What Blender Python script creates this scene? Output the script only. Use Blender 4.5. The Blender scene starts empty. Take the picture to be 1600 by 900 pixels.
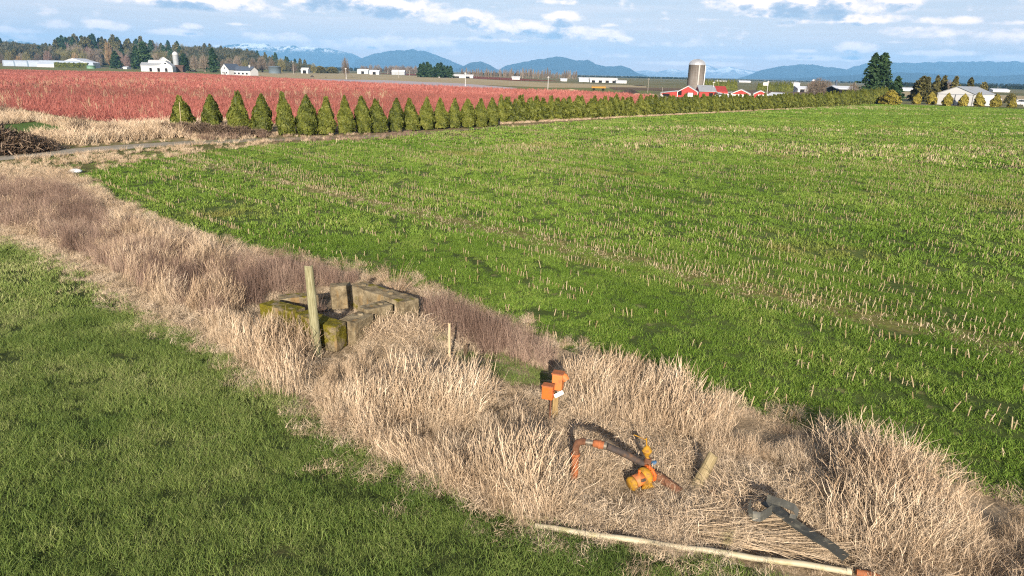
import bpy, math, random
import numpy as np
from mathutils import Vector, Matrix, noise as mn

R_ = math.radians
random.seed(7)
rng = np.random.default_rng(7)
sc = bpy.context.scene
C = sc.collection

# ------------------------------------------------------------------ camera
CAM_H, PITCH, ROLL, FOC = 7.0, 17.5, 1.4, 1066.7
cd = bpy.data.cameras.new('camera')
cam = bpy.data.objects.new('camera', cd)
C.objects.link(cam)
cam.location = (0, 0, CAM_H)
cam.rotation_euler = (Matrix.Rotation(R_(90 - PITCH), 3, 'X') @ Matrix.Rotation(R_(ROLL), 3, 'Z')).to_euler()
cd.sensor_width = 36.0
cd.lens = 24.0
cd.clip_start = 0.1
cd.clip_end = 60000
sc.camera = cam

# ------------------------------------------------------------------ render and exposure
sc.view_settings.view_transform = 'Standard'
sc.view_settings.look = 'None'
sc.view_settings.gamma = 1
sc.view_settings.exposure = 0.95
sc.cycles.max_bounces = 4
sc.cycles.diffuse_bounces = 1
sc.cycles.pixel_filter_type = 'BLACKMAN_HARRIS'
sc.cycles.filter_width = 1.2
sc.cycles.use_denoising = False
sc.cycles.glossy_bounces = 2
sc.cycles.transmission_bounces = 3
sc.cycles.volume_bounces = 0
sc.cycles.transparent_max_bounces = 6
sc.cycles.caustics_reflective = False
sc.cycles.caustics_refractive = False

# ------------------------------------------------------------------ sun
SUN_EL = 19.0
sun_dir = Vector((0.026, 1.0, -math.tan(R_(SUN_EL)))).normalized()
sl = bpy.data.lights.new('sun', 'SUN')
sl.energy = 5.0
sl.angle = R_(0.5)
sl.color = (1.0, 0.90, 0.77)
so = bpy.data.objects.new('sun', sl)
C.objects.link(so)
so.rotation_euler = sun_dir.to_track_quat('-Z', 'Y').to_euler()


def at(px, py, z=0.0):
    """where the sight line of the photo's point (1600x900) meets the height z"""
    u = (px - 800) / FOC
    v = -(py - 450) / FOC
    c, s = math.cos(R_(ROLL)), math.sin(R_(ROLL))
    u, v = c * u - s * v, s * u + c * v
    a = R_(90 - PITCH)
    y = v * math.cos(a) + math.sin(a)
    zz = v * math.sin(a) - math.cos(a)
    t = (z - CAM_H) / zz
    return Vector((u * t, y * t, z))


def ray(px, py):
    u = (px - 800) / FOC
    v = -(py - 450) / FOC
    c, s = math.cos(R_(ROLL)), math.sin(R_(ROLL))
    u, v = c * u - s * v, s * u + c * v
    a = R_(90 - PITCH)
    return Vector((u, v * math.cos(a) + math.sin(a), v * math.sin(a) - math.cos(a)))


def azel(px, py):
    d = ray(px, py)
    return math.atan2(d.x, d.y), math.atan2(d.z, math.hypot(d.x, d.y))


def up(px, py, D):
    """point on the sight line at ground distance y = D"""
    d = ray(px, py)
    k = D / d.y
    return Vector((d.x * k, D, CAM_H + d.z * k))


# ------------------------------------------------------------------ node helpers
def new_mat(name):
    m = bpy.data.materials.new(name)
    m.use_nodes = True
    nt = m.node_tree
    nt.nodes.clear()
    out = nt.nodes.new('ShaderNodeOutputMaterial')
    return m, nt, out


def nd(nt, t, **kw):
    n = nt.nodes.new(t)
    for k, v in kw.items():
        setattr(n, k, v)
    return n


def mth(nt, op, a, b=None, c=None, clamp=False):
    n = nt.nodes.new('ShaderNodeMath')
    n.operation = op
    n.use_clamp = clamp
    for i, v in enumerate((a, b, c)):
        if v is None:
            continue
        if isinstance(v, (int, float)):
            n.inputs[i].default_value = v
        else:
            nt.links.new(v, n.inputs[i])
    return n.outputs[0]


def ramp(nt, fac, cols, interp='LINEAR'):
    n = nt.nodes.new('ShaderNodeValToRGB')
    n.color_ramp.interpolation = interp
    el = n.color_ramp.elements
    while len(el) < len(cols):
        el.new(0.5)
    for e, (p, c) in zip(el, cols):
        e.position = p
        e.color = (c[0], c[1], c[2], 1)
    nt.links.new(fac, n.inputs[0])
    return n.outputs[0]


def noise(nt, vec, scale, detail=4, rough=0.55, dist=0.0):
    n = nt.nodes.new('ShaderNodeTexNoise')
    n.inputs['Scale'].default_value = scale
    n.inputs['Detail'].default_value = detail
    n.inputs['Roughness'].default_value = rough
    n.inputs['Distortion'].default_value = dist
    if vec is not None:
        nt.links.new(vec, n.inputs['Vector'])
    return n.outputs[0]


def mixc(nt, fac, a, b, mode='MIX'):
    n = nt.nodes.new('ShaderNodeMix')
    n.data_type = 'RGBA'
    n.blend_type = mode
    if isinstance(fac, (int, float)):
        n.inputs[0].default_value = fac
    else:
        nt.links.new(fac, n.inputs[0])
    for i, v in ((6, a), (7, b)):
        if isinstance(v, (tuple, list)):
            n.inputs[i].default_value = (v[0], v[1], v[2], 1)
        else:
            nt.links.new(v, n.inputs[i])
    return n.outputs[2]


def smooth(nt, v, lo, hi):
    n = nt.nodes.new('ShaderNodeMapRange')
    n.interpolation_type = 'SMOOTHSTEP'
    nt.links.new(v, n.inputs[0])
    n.inputs[1].default_value = lo
    n.inputs[2].default_value = hi
    return n.outputs[0]


def geo_pos(nt):
    return nt.nodes.new('ShaderNodeNewGeometry').outputs['Position']


def mapping(nt, vec, rot=(0, 0, 0), scale=(1, 1, 1), loc=(0, 0, 0)):
    n = nt.nodes.new('ShaderNodeMapping')
    nt.links.new(vec, n.inputs[0])
    n.inputs[1].default_value = loc
    n.inputs[2].default_value = rot
    n.inputs[3].default_value = scale
    return n.outputs[0]


def bsdf(nt, out, col, rough=0.8, spec=0.2, metal=0.0, bump=None, bs=0.3, bd=0.02):
    b = nt.nodes.new('ShaderNodeBsdfPrincipled')
    if isinstance(col, (tuple, list)):
        b.inputs['Base Color'].default_value = (col[0], col[1], col[2], 1)
    else:
        nt.links.new(col, b.inputs['Base Color'])
    if isinstance(rough, (int, float)):
        b.inputs['Roughness'].default_value = rough
    else:
        nt.links.new(rough, b.inputs['Roughness'])
    b.inputs['Specular IOR Level'].default_value = spec
    b.inputs['Metallic'].default_value = metal
    if bump is not None:
        bn = nt.nodes.new('ShaderNodeBump')
        bn.inputs['Strength'].default_value = bs
        bn.inputs['Distance'].default_value = bd
        nt.links.new(bump, bn.inputs['Height'])
        nt.links.new(bn.outputs[0], b.inputs['Normal'])
    nt.links.new(b.outputs[0], out.inputs['Surface'])
    return b


def leaf_mat(name, cols, wi=0.35, wb=0.35, wn=0.3, nscale=0.25, rough=0.6, spec=0.25, obj_random=False, patch=None):
    """plant matter: a ramp driven by the tuft's own tint, the blade's own tint and slow noise over the ground"""
    m, nt, out = new_mat(name)
    if obj_random:
        t = nt.nodes.new('ShaderNodeObjectInfo').outputs['Random']
    else:
        a = nd(nt, 'ShaderNodeAttribute', attribute_type='INSTANCER', attribute_name='tint')
        t = a.outputs['Fac']
    b = nd(nt, 'ShaderNodeAttribute', attribute_type='GEOMETRY', attribute_name='bt').outputs['Fac']
    p = geo_pos(nt)
    n = noise(nt, p, nscale, 3)
    n = mth(nt, 'MULTIPLY_ADD', n, 2.2, -0.6, clamp=True)
    f = mth(nt, 'MULTIPLY', t, wi)
    f = mth(nt, 'MULTIPLY_ADD', b, wb, f)
    f = mth(nt, 'MULTIPLY_ADD', n, wn, f)
    k = len(cols)
    c = ramp(nt, f, [((i + 0.5) / k, q) for i, q in enumerate(cols)])
    if patch:
        pn = smooth(nt, noise(nt, p, patch[1], 3), patch[2], patch[3])
        c = mixc(nt, pn, c, patch[0])
    bsdf(nt, out, c, rough, spec)
    return m


def plain(name, col, rough=0.6, spec=0.3, metal=0.0, var=0.15, nscale=3.0, dirt=None, bump=0.0, dscale=1.5, lo=0.5, hi=0.7):
    m, nt, out = new_mat(name)
    p = nt.nodes.new('ShaderNodeTexCoord').outputs['Object']
    n = noise(nt, p, nscale, 6, 0.6)
    c = mixc(nt, mth(nt, 'MULTIPLY_ADD', n, 1.8, -0.4, clamp=True),
             tuple(x * (1 - var) for x in col), tuple(min(1, x * (1 + var)) for x in col))
    if dirt:
        dn = smooth(nt, noise(nt, p, dscale, 6, 0.65), lo, hi)
        c = mixc(nt, dn, c, dirt)
    bsdf(nt, out, c, rough, spec, metal, bump=n if bump else None, bs=bump, bd=0.02)
    return m


# ------------------------------------------------------------------ world: sky with clouds
world = bpy.data.worlds.new('World')
sc.world = world
world.use_nodes = True
wt = world.node_tree
wt.nodes.clear()
sky = nd(wt, 'ShaderNodeTexSky', sky_type='NISHITA')
sky.sun_disc = False
sky.sun_elevation = R_(SUN_EL)
sky.sun_rotation = math.atan2(-sun_dir.x, -sun_dir.y)
sky.altitude = 0
sky.air_density = 1.0
sky.dust_density = 0.6
sky.ozone_density = 2.2

# clouds, each a flattened blob by azimuth and elevation: px, py, half width, half height, weight
BLOBS = [
    (315, 6, 105, 13, 1.0), (430, 26, 38, 7, .55), (540, 6, 95, 20, 1.05), (620, 16, 80, 18, 1.0), (720, 30, 75, 14, .9),
    (800, 46, 70, 14, .95), (850, 50, 52, 16, 1.1), (915, 54, 55, 11, 1.0), (965, 61, 30, 7, .9), (770, 62, 90, 7, .7),
    (882, 27, 42, 9, .9), (952, 40, 18, 5, .7), (870, 4, 60, 6, .5), (1075, 30, 70, 6, .38), (1270, 8, 125, 19, 1.1), (1330, 32, 68, 9, .95),
    (1210, 24, 70, 7, .8), (1430, 53, 62, 10, .9), (1490, 33, 42, 7, .85), (1580, 35, 30, 5, .6), (1338, 75, 26, 10, .95), (1470, 84, 60, 5, .75),
    (1260, 80, 16, 4, .6), (1560, 60, 70, 14, .55), (1500, 66, 80, 10, .5), (1595, 92, 50, 6, .8),
    (92, 40, 28, 8, .8), (165, 42, 36, 8, .9), (20, 48, 60, 6, .55), (262, 50, 50, 7, .75), (300, 42, 18, 6, .8), (235, 32, 30, 3, .5), (370, 38, 30, 3, .45),
    (430, 60, 60, 10, .7), (560, 72, 80, 10, .75), (630, 68, 70, 10, .95), (690, 82, 60, 9, .6), (20, 58, 60, 8, .4),
    (1060, 70, 160, 8, .45), (1180, 90, 150, 6, .6), (1280, 92, 90, 6, .6), (1090, 100, 110, 5, .7), (980, 88, 120, 6, .4), (1400, 66, 60, 4, .5),
]


def cloud_group():
    g = bpy.data.node_groups.new('cloud_density', 'ShaderNodeTree')
    g.interface.new_socket('az', in_out='INPUT', socket_type='NodeSocketFloat')
    g.interface.new_socket('el', in_out='INPUT', socket_type='NodeSocketFloat')
    g.interface.new_socket('d', in_out='OUTPUT', socket_type='NodeSocketFloat')
    gi = g.nodes.new('NodeGroupInput')
    go = g.nodes.new('NodeGroupOutput')
    az, el = gi.outputs['az'], gi.outputs['el']
    cb = g.nodes.new('ShaderNodeCombineXYZ')
    g.links.new(az, cb.inputs[0])
    g.links.new(mth(g, 'MULTIPLY', el, 1.9), cb.inputs[1])
    n1 = noise(g, cb.outputs[0], 24, 8, 0.56, 0.1)
    n2 = noise(g, cb.outputs[0], 70, 6, 0.6)
    best = None
    for px, py, w, h, k in BLOBS:
        a0, e0 = azel(px, py)
        dx = mth(g, 'MULTIPLY', mth(g, 'SUBTRACT', az, a0), FOC / w * 0.9)
        dy = mth(g, 'MULTIPLY', mth(g, 'SUBTRACT', el, e0), FOC / h * 0.9)
        dn = mth(g, 'MULTIPLY', mth(g, 'MINIMUM', dy, 0.0), 1.5)         # flatter underneath
        dy = mth(g, 'ADD', mth(g, 'MAXIMUM', dy, 0.0), dn)
        r = mth(g, 'MULTIPLY_ADD', dx, dx, mth(g, 'MULTIPLY', dy, dy))
        v = mth(g, 'SUBTRACT', k, mth(g, 'MULTIPLY', r, 0.8))
        best = v if best is None else mth(g, 'SMOOTH_MAX', best, v, 0.25)
    best = mth(g, 'MAXIMUM', best, -0.9)
    # clouds outside the picture and overhead
    ns = noise(g, cb.outputs[0], 5.0, 5, 0.6)
    wide = mth(g, 'MULTIPLY_ADD', ns, 2.2, -1.35)
    out_of = mth(g, 'MAXIMUM', smooth(g, mth(g, 'ABSOLUTE', az), 0.68, 0.8), smooth(g, el, 0.12, 0.2))
    best = mth(g, 'MAXIMUM', best, mth(g, 'MULTIPLY', wide, out_of))
    d = mth(g, 'MULTIPLY_ADD', mth(g, 'SUBTRACT', n1, 0.575), 2.5, best)
    d = mth(g, 'MULTIPLY_ADD', mth(g, 'SUBTRACT', n2, 0.5), 0.8, d)
    g.links.new(d, go.inputs[0])
    return g


cg = cloud_group()
gen = wt.nodes.new('ShaderNodeTexCoord').outputs['Generated']
sx = wt.nodes.new('ShaderNodeSeparateXYZ')
wt.links.new(gen, sx.inputs[0])
azn = mth(wt, 'ARCTAN2', sx.outputs[0], sx.outputs[1])
hyp = mth(wt, 'SQRT', mth(wt, 'ADD', mth(wt, 'MULTIPLY', sx.outputs[0], sx.outputs[0]), mth(wt, 'MULTIPLY', sx.outputs[1], sx.outputs[1])))
eln = mth(wt, 'ARCTAN2', sx.outputs[2], hyp)


def dens(off):
    n = wt.nodes.new('ShaderNodeGroup')
    n.node_tree = cg
    wt.links.new(azn, n.inputs[0])
    wt.links.new(mth(wt, 'ADD', eln, off), n.inputs[1])
    return n.outputs[0]


d0, d1 = dens(0.0), dens(0.0085)
alpha = smooth(wt, d0, -0.05, 0.75)
shade = smooth(wt, mth(wt, 'MULTIPLY_ADD', d0, 0.15, mth(wt, 'MULTIPLY', d1, 0.85)), 0.20, 0.95)
ccol = ramp(wt, shade, [(0.0, (1.15, 1.12, 1.10)), (0.35, (1.0, 0.99, 0.99)), (0.72, (0.50, 0.60, 0.72)), (1.0, (0.27, 0.39, 0.55))])
skyc = mixc(wt, 1.0, sky.outputs[0], (0.10, 0.10, 0.10), 'MULTIPLY')
lowsky = mth(wt, 'SUBTRACT', 1.0, smooth(wt, eln, 0.12, 0.5), clamp=True)
skyc = mixc(wt, mth(wt, 'MULTIPLY', lowsky, 0.85), skyc, ramp(wt, eln, [(0.0, (0.90, 0.80, 0.74)), (0.04, (0.62, 0.66, 0.70)), (0.11, (0.36, 0.50, 0.66)), (0.5, (0.16, 0.30, 0.6))]))
# thin high streaks
cbx = wt.nodes.new('ShaderNodeCombineXYZ')
wt.links.new(mth(wt, 'MULTIPLY', azn, 3.0), cbx.inputs[0])
wt.links.new(mth(wt, 'MULTIPLY', eln, 60.0), cbx.inputs[1])
cir = smooth(wt, noise(wt, cbx.outputs[0], 1.6, 7, 0.62, 0.6), 0.42, 0.75)
skyc = mixc(wt, mth(wt, 'MULTIPLY', cir, 0.32), skyc, (0.85, 0.87, 0.90))
cl = mixc(wt, mth(wt, 'MULTIPLY', alpha, 0.93), skyc, ccol)
bgn = wt.nodes.new('ShaderNodeBackground')
bgn.inputs[1].default_value = 1.0
sc_ = mixc(wt, 1.0, cl, (0.96, 0.775, 0.67), 'MULTIPLY')
wt.links.new(sc_, bgn.inputs[0])
wo = wt.nodes.new('ShaderNodeOutputWorld')
wt.links.new(bgn.outputs[0], wo.inputs[0])


# ------------------------------------------------------------------ mesh helpers
def tag(o, label=None, cat=None, group=None, kind=None):
    if label:
        o['label'] = label
    if cat:
        o['category'] = cat
    if group:
        o['group'] = group
    if kind:
        o['kind'] = kind
    return o


def empty(name, loc=(0, 0, 0), rz=0.0, label=None, cat=None, group=None):
    o = bpy.data.objects.new(name, None)
    C.objects.link(o)
    o.empty_display_size = 0.2
    o.location = loc
    o.rotation_euler = (0, 0, rz)
    return tag(o, label, cat, group)


def fast_mesh(name, V, Fq, bt=None, mat=None, smooth_=False):
    """V (n,3), Fq (m,4) or (m,3)"""
    V = np.asarray(V, dtype=np.float32)
    Fq = np.asarray(Fq, dtype=np.int32)
    me = bpy.data.meshes.new(name)
    k = Fq.shape[1]
    me.vertices.add(len(V))
    me.vertices.foreach_set('co', V.ravel())
    me.loops.add(len(Fq) * k)
    me.loops.foreach_set('vertex_index', Fq.ravel())
    me.polygons.add(len(Fq))
    me.polygons.foreach_set('loop_start', np.arange(0, len(Fq) * k, k, dtype=np.int32))
    me.update(calc_edges=True)
    if smooth_:
        me.polygons.foreach_set('use_smooth', np.ones(len(Fq), dtype=bool))
    if bt is not None:
        a = me.attributes.new('bt', 'FLOAT', 'POINT')
        a.data.foreach_set('value', np.asarray(bt, dtype=np.float32))
    if mat:
        me.materials.append(mat)
    return me


class MB:
    """collects shapes for ONE mesh"""

    def __init__(s):
        s.v, s.f, s.sm = [], [], []

    def add(s, vs, fs, sm=False):
        b = len(s.v)
        s.v += [tuple(v) for v in vs]
        s.f += [tuple(i + b for i in f) for f in fs]
        s.sm += [sm] * len(fs)

    def box(s, c, d, rz=0.0, rx=0.0, ry=0.0, jit=0.0, taper=1.0):
        M = Matrix.Rotation(rz, 3, 'Z') @ Matrix.Rotation(ry, 3, 'Y') @ Matrix.Rotation(rx, 3, 'X')
        vs = []
        for z in (-.5, .5):
            k = taper if z > 0 else 1
            for x, y in ((-.5, -.5), (.5, -.5), (.5, .5), (-.5, .5)):
                v = Vector((x * d[0] * k, y * d[1] * k, z * d[2]))
                if jit:
                    v += Vector([random.uniform(-jit, jit) for _ in range(3)])
                vs.append(M @ v + Vector(c))
        s.add(vs, [(3, 2, 1, 0), (4, 5, 6, 7), (0, 1, 5, 4), (1, 2, 6, 5), (2, 3, 7, 6), (3, 0, 4, 7)])
        return s

    def tube(s, pts, rad, n=10, cap=True, sm=True):
        pts = [Vector(p) for p in pts]
        if isinstance(rad, (int, float)):
            rad = [rad] * len(pts)
        rings = []
        ref = None
        for i, p in enumerate(pts):
            t = (pts[min(i + 1, len(pts) - 1)] - pts[max(i - 1, 0)]).normalized()
            if ref is None:
                ref = t.orthogonal().normalized()
            ref = (ref - t * ref.dot(t)).normalized()
            b = t.cross(ref)
            rings.append([p + (ref * math.cos(2 * math.pi * k / n) + b * math.sin(2 * math.pi * k / n)) * rad[i] for k in range(n)])
        vs = [v for r in rings for v in r]
        fs = []
        for i in range(len(pts) - 1):
            for k in range(n):
                fs.append((i * n + k, i * n + (k + 1) % n, (i + 1) * n + (k + 1) % n, (i + 1) * n + k))
        s.add(vs, fs, sm)
        if cap:
            s.add(rings[0], [tuple(range(n - 1, -1, -1))])
            s.add(rings[-1], [tuple(range(n))])
        return s

    def lathe(s, prof, c=(0, 0, 0), n=20, ax=None, sm=True):
        """prof list of (r, z)"""
        M = Vector((0, 0, 1)).rotation_difference(Vector(ax)).to_matrix() if ax is not None else Matrix.Identity(3)
        vs = []
        for r, z in prof:
            for k in range(n):
                a = 2 * math.pi * k / n
                vs.append(M @ Vector((r * math.cos(a), r * math.sin(a), z)) + Vector(c))
        fs = []
        for i in range(len(prof) - 1):
            for k in range(n):
                fs.append((i * n + k, i * n + (k + 1) % n, (i + 1) * n + (k + 1) % n, (i + 1) * n + k))
        s.add(vs, fs, sm)
        return s

    def poly(s, pts):
        s.add(pts, [tuple(range(len(pts)))])
        return s

    def prism(s, pts, off):
        """closed polygon pts extruded by vector off"""
        n = len(pts)
        off = Vector(off)
        vs = [Vector(p) for p in pts] + [Vector(p) + off for p in pts]
        fs = [tuple(range(n - 1, -1, -1)), tuple(range(n, 2 * n))] + [(i, (i + 1) % n, n + (i + 1) % n, n + i) for i in range(n)]
        s.add(vs, fs)
        return s

    def mesh(s, name, mat=None):
        me = bpy.data.meshes.new(name)
        me.from_pydata([tuple(v) for v in s.v], [], s.f)
        me.polygons.foreach_set('use_smooth', s.sm)
        if mat:
            me.materials.append(mat)
        me.update()
        return me

    def build(s, name, mat, parent=None, bevel=0.0):
        o = bpy.data.objects.new(name, s.mesh(name, mat))
        C.objects.link(o)
        if parent:
            o.parent = parent
        if bevel:
            b = o.modifiers.new('b', 'BEVEL')
            b.width = bevel
            b.segments = 2
            b.limit_method = 'ANGLE'
        return o


def link(name, me, parent=None, loc=(0, 0, 0), rz=0.0, s=1.0):
    o = bpy.data.objects.new(name, me)
    C.objects.link(o)
    o.location = loc
    o.rotation_euler = (0, 0, rz)
    o.scale = (s, s, s) if isinstance(s, (int, float)) else s
    if parent:
        o.parent = parent
    return o


def sheet(name, pts, z, mat, kind='structure'):
    mb = MB()
    mb.poly([(p[0], p[1], z) for p in pts])
    o = mb.build(name, mat)
    if o.data.polygons[0].normal.z < 0:
        o.data.flip_normals()
    o['kind'] = kind
    return o


def px_poly(pp):
    return [tuple(at(*p)[:2]) for p in pp]


def inside(P, poly):
    x, y = P[:, 0], P[:, 1]
    r = np.zeros(len(P), bool)
    n = len(poly)
    for i in range(n):
        x1, y1 = poly[i]
        x2, y2 = poly[(i + 1) % n]
        c = ((y1 > y) != (y2 > y)) & (x < (x2 - x1) * (y - y1) / (y2 - y1 + 1e-12) + x1)
        r ^= c
    return r


def rand_in(poly, density, limit=400000):
    a = np.array(poly)
    lo, hi = a.min(0), a.max(0)
    n = int(min(limit, (hi - lo).prod() * density))
    P = rng.uniform(lo, hi, (n, 2))
    return P[inside(P, poly)]


_perm = rng.random((64, 64))


def vnoise(P, scale, ox=0.0):
    q = P * scale + ox + 1000.0
    i = np.floor(q).astype(int)
    f = q - i
    f = f * f * (3 - 2 * f)
    g = lambda a, b: _perm[a % 64, b % 64]
    return (g(i[:, 0], i[:, 1]) * (1 - f[:, 0]) + g(i[:, 0] + 1, i[:, 1]) * f[:, 0]) * (1 - f[:, 1]) + \
           (g(i[:, 0], i[:, 1] + 1) * (1 - f[:, 0]) + g(i[:, 0] + 1, i[:, 1] + 1) * f[:, 0]) * f[:, 1]


def fnoise(P, scale, ox=0.0):
    return 0.55 * vnoise(P, scale, ox) + 0.3 * vnoise(P, scale * 2.1, ox + 7) + 0.15 * vnoise(P, scale * 4.3, ox + 13)


# ------------------------------------------------------------------ scatter of uncountable stuff
def scatter(name, P, templates, scale, label, cat, tint=None, z=None, tilt=0.12, rotz=None, idx=None, rx=None, ry=None):
    n = len(P)
    V = np.zeros((n, 3), np.float32)
    V[:, :2] = P
    if z is not None:
        V[:, 2] = z
    me = bpy.data.meshes.new(name)
    me.vertices.add(n)
    me.vertices.foreach_set('co', V.ravel())
    rot = np.zeros((n, 3), np.float32)
    rot[:, 0] = rng.normal(0, tilt, n) if rx is None else rx
    rot[:, 1] = rng.normal(0, tilt, n) if ry is None else ry
    rot[:, 2] = rng.uniform(0, 6.283, n) if rotz is None else rotz
    a = me.attributes.new('rot', 'FLOAT_VECTOR', 'POINT')
    a.data.foreach_set('vector', rot.ravel())
    a = me.attributes.new('scl', 'FLOAT_VECTOR', 'POINT')
    scale = np.asarray(scale, np.float32)
    if scale.ndim == 1:
        scale = np.repeat(scale[:, None], 3, 1)
    a.data.foreach_set('vector', np.ascontiguousarray(scale).ravel())
    a = me.attributes.new('tint', 'FLOAT', 'POINT')
    a.data.foreach_set('value', (rng.random(n) if tint is None else np.clip(tint, 0, 1)).astype(np.float32))
    a = me.attributes.new('idx', 'INT', 'POINT')
    a.data.foreach_set('value', (rng.integers(0, len(templates), n) if idx is None else idx).astype(np.int32))
    col = bpy.data.collections.new(name + '_kinds')
    for k, t in enumerate(templates):
        to = bpy.data.objects.new('%s_%02d' % (name, k), t)
        col.objects.link(to)
    g = bpy.data.node_groups.new(name, 'GeometryNodeTree')
    g.interface.new_socket('Geometry', in_out='INPUT', socket_type='NodeSocketGeometry')
    g.interface.new_socket('Geometry', in_out='OUTPUT', socket_type='NodeSocketGeometry')
    gi, go = g.nodes.new('NodeGroupInput'), g.nodes.new('NodeGroupOutput')
    ip = g.nodes.new('GeometryNodeInstanceOnPoints')
    ci = g.nodes.new('GeometryNodeCollectionInfo')
    ci.inputs['Collection'].default_value = col
    ci.inputs['Separate Children'].default_value = True
    ci.inputs['Reset Children'].default_value = True

    def attr(nm, dt):
        q = g.nodes.new('GeometryNodeInputNamedAttribute')
        q.data_type = dt
        q.inputs[0].default_value = nm
        return q.outputs[0]
    g.links.new(gi.outputs[0], ip.inputs['Points'])
    g.links.new(ci.outputs[0], ip.inputs['Instance'])
    ip.inputs['Pick Instance'].default_value = True
    g.links.new(attr('idx', 'INT'), ip.inputs['Instance Index'])
    g.links.new(attr('rot', 'FLOAT_VECTOR'), ip.inputs['Rotation'])
    g.links.new(attr('scl', 'FLOAT_VECTOR'), ip.inputs['Scale'])
    g.links.new(ip.outputs[0], go.inputs[0])
    o = bpy.data.objects.new(name, me)
    C.objects.link(o)
    m = o.modifiers.new('scatter', 'NODES')
    m.node_group = g
    tag(o, label, cat, kind='stuff')
    return o


# ------------------------------------------------------------------ plant templates
def blades(n, rad, h0, h1, w, lean=0.35, curl=0.5, segs=3, tip=0.1, head=0.0, droop=0.0, wob=0.0, seed=0, rd=0.9):
    r = np.random.default_rng(seed)
    a = r.uniform(0, 6.283, n)
    rr = rad * np.sqrt(r.random(n))
    bx, by = rr * np.cos(a), rr * np.sin(a)
    h = r.uniform(h0, h1, n)
    la = a + r.normal(0, rd, n)
    ln = np.abs(r.normal(0, lean, n)) + (0.3 * lean * rr / max(rad, 1e-6) if rd < 1.5 else 0)
    fa = r.uniform(0, 6.283, n)
    cu = r.normal(curl, 0.3 * abs(curl) + 0.05, n)
    V, F, B = [], [], []
    ts = np.linspace(0, 1, segs + 1)
    bt = r.random(n)
    for j, t in enumerate(ts):
        ang = ln + cu * t * t
        # integrate roughly along the arc
        d = h * t
        off = d * np.sin(ln + cu * t * t * 0.5)
        z = d * np.cos(ln + cu * t * t * 0.5) - droop * h * t ** 4
        ww = w * (1 - (1 - tip) * t)
        if head and t > 0.7:
            ww = w * head * (1.0 if t < 0.99 else 0.3)
        cx = bx + off * np.cos(la) + (r.normal(0, wob, n) * t if wob else 0)
        cy = by + off * np.sin(la) + (r.normal(0, wob, n) * t if wob else 0)
        dx, dy = np.cos(fa) * ww / 2, np.sin(fa) * ww / 2
        V.append(np.stack([cx - dx, cy - dy, z], 1))
        V.append(np.stack([cx + dx, cy + dy, z], 1))
        B += [bt, bt]
    V = np.stack(V, 1)           # n, 2(s+1), 3
    k = 2 * (segs + 1)
    V = V.reshape(-1, 3)
    B = np.stack(B, 1).reshape(-1)
    base = np.arange(n)[:, None] * k
    F = []
    for j in range(segs):
        F.append(np.concatenate([base + 2 * j, base + 2 * j + 1, base + 2 * j + 3, base + 2 * j + 2], 1))
    F = np.concatenate(F, 0)
    return V, F, B


def tmpl(name, mat, *parts):
    V, F, B, o = [], [], [], 0
    for v, f, b in parts:
        V.append(v)
        F.append(f + o)
        B.append(b)
        o += len(v)
    return fast_mesh(name, np.concatenate(V), np.concatenate(F), np.concatenate(B), mat)


def twig_cloud(n, rx, rz, ln, w, seed=0, upw=0.6, z0=0.0, shell=0.0):
    """random short twigs filling a dome"""
    r = np.random.default_rng(seed)
    u = r.normal(0, 1, (n, 3))
    u /= np.linalg.norm(u, axis=1)[:, None]
    u[:, 2] = np.abs(u[:, 2])
    k = (shell + (1 - shell) * r.random(n)) ** 0.5
    c = u * k[:, None] * np.array([rx, rx, rz])
    c[:, 2] += z0
    d = u * 0.6 + r.normal(0, 0.5, (n, 3))
    d[:, 2] += upw
    d /= np.linalg.norm(d, axis=1)[:, None]
    L = ln * r.uniform(0.5, 1.2, n)
    s = np.cross(d, r.normal(0, 1, (n, 3)))
    s /= np.linalg.norm(s, axis=1)[:, None]
    s *= w / 2
    a, b = c - d * L[:, None] / 2, c + d * L[:, None] / 2
    V = np.stack([a - s, a + s, b + s * 0.5, b - s * 0.5], 1).reshape(-1, 3)
    V[:, 2] = np.maximum(V[:, 2], 0.0)
    F = np.arange(4 * n).reshape(n, 4)
    B = np.repeat(r.random(n), 4)
    return V, F, B


def leaf_quads(Cn, N, size, r, elong=1.5, B=None, upbias=0.0):
    """quads centred on Cn lying about perpendicular to N"""
    n = len(Cn)
    N = N / (np.linalg.norm(N, axis=1)[:, None] + 1e-9)
    t = r.normal(0, 1, (n, 3))
    t[:, 2] += upbias
    t -= N * (t * N).sum(1)[:, None]
    t /= np.linalg.norm(t, axis=1)[:, None] + 1e-9
    b = np.cross(N, t)
    sz = size * r.uniform(0.6, 1.4, n)[:, None]
    V = np.stack([Cn - t * sz * elong - b * sz * .25, Cn - t * sz * .1 + b * sz * -0.9, Cn + t * sz * elong, Cn + t * sz * .1 + b * sz * .9], 1).reshape(-1, 3)
    F = np.arange(4 * n).reshape(n, 4)
    return V, F, np.repeat(r.random(n) if B is None else B, 4)


# ------------------------------------------------------------------ ground materials
ROWA = math.atan2(0.669, -0.743)          # direction of the crop rows
ROWD = Vector((-0.743, 0.669, 0))
ROWN = Vector((0.669, 0.743, 0))
TR0 = at(1250, 470)
TRAM_OFF = ROWN.x * TR0.x + ROWN.y * TR0.y


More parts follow.
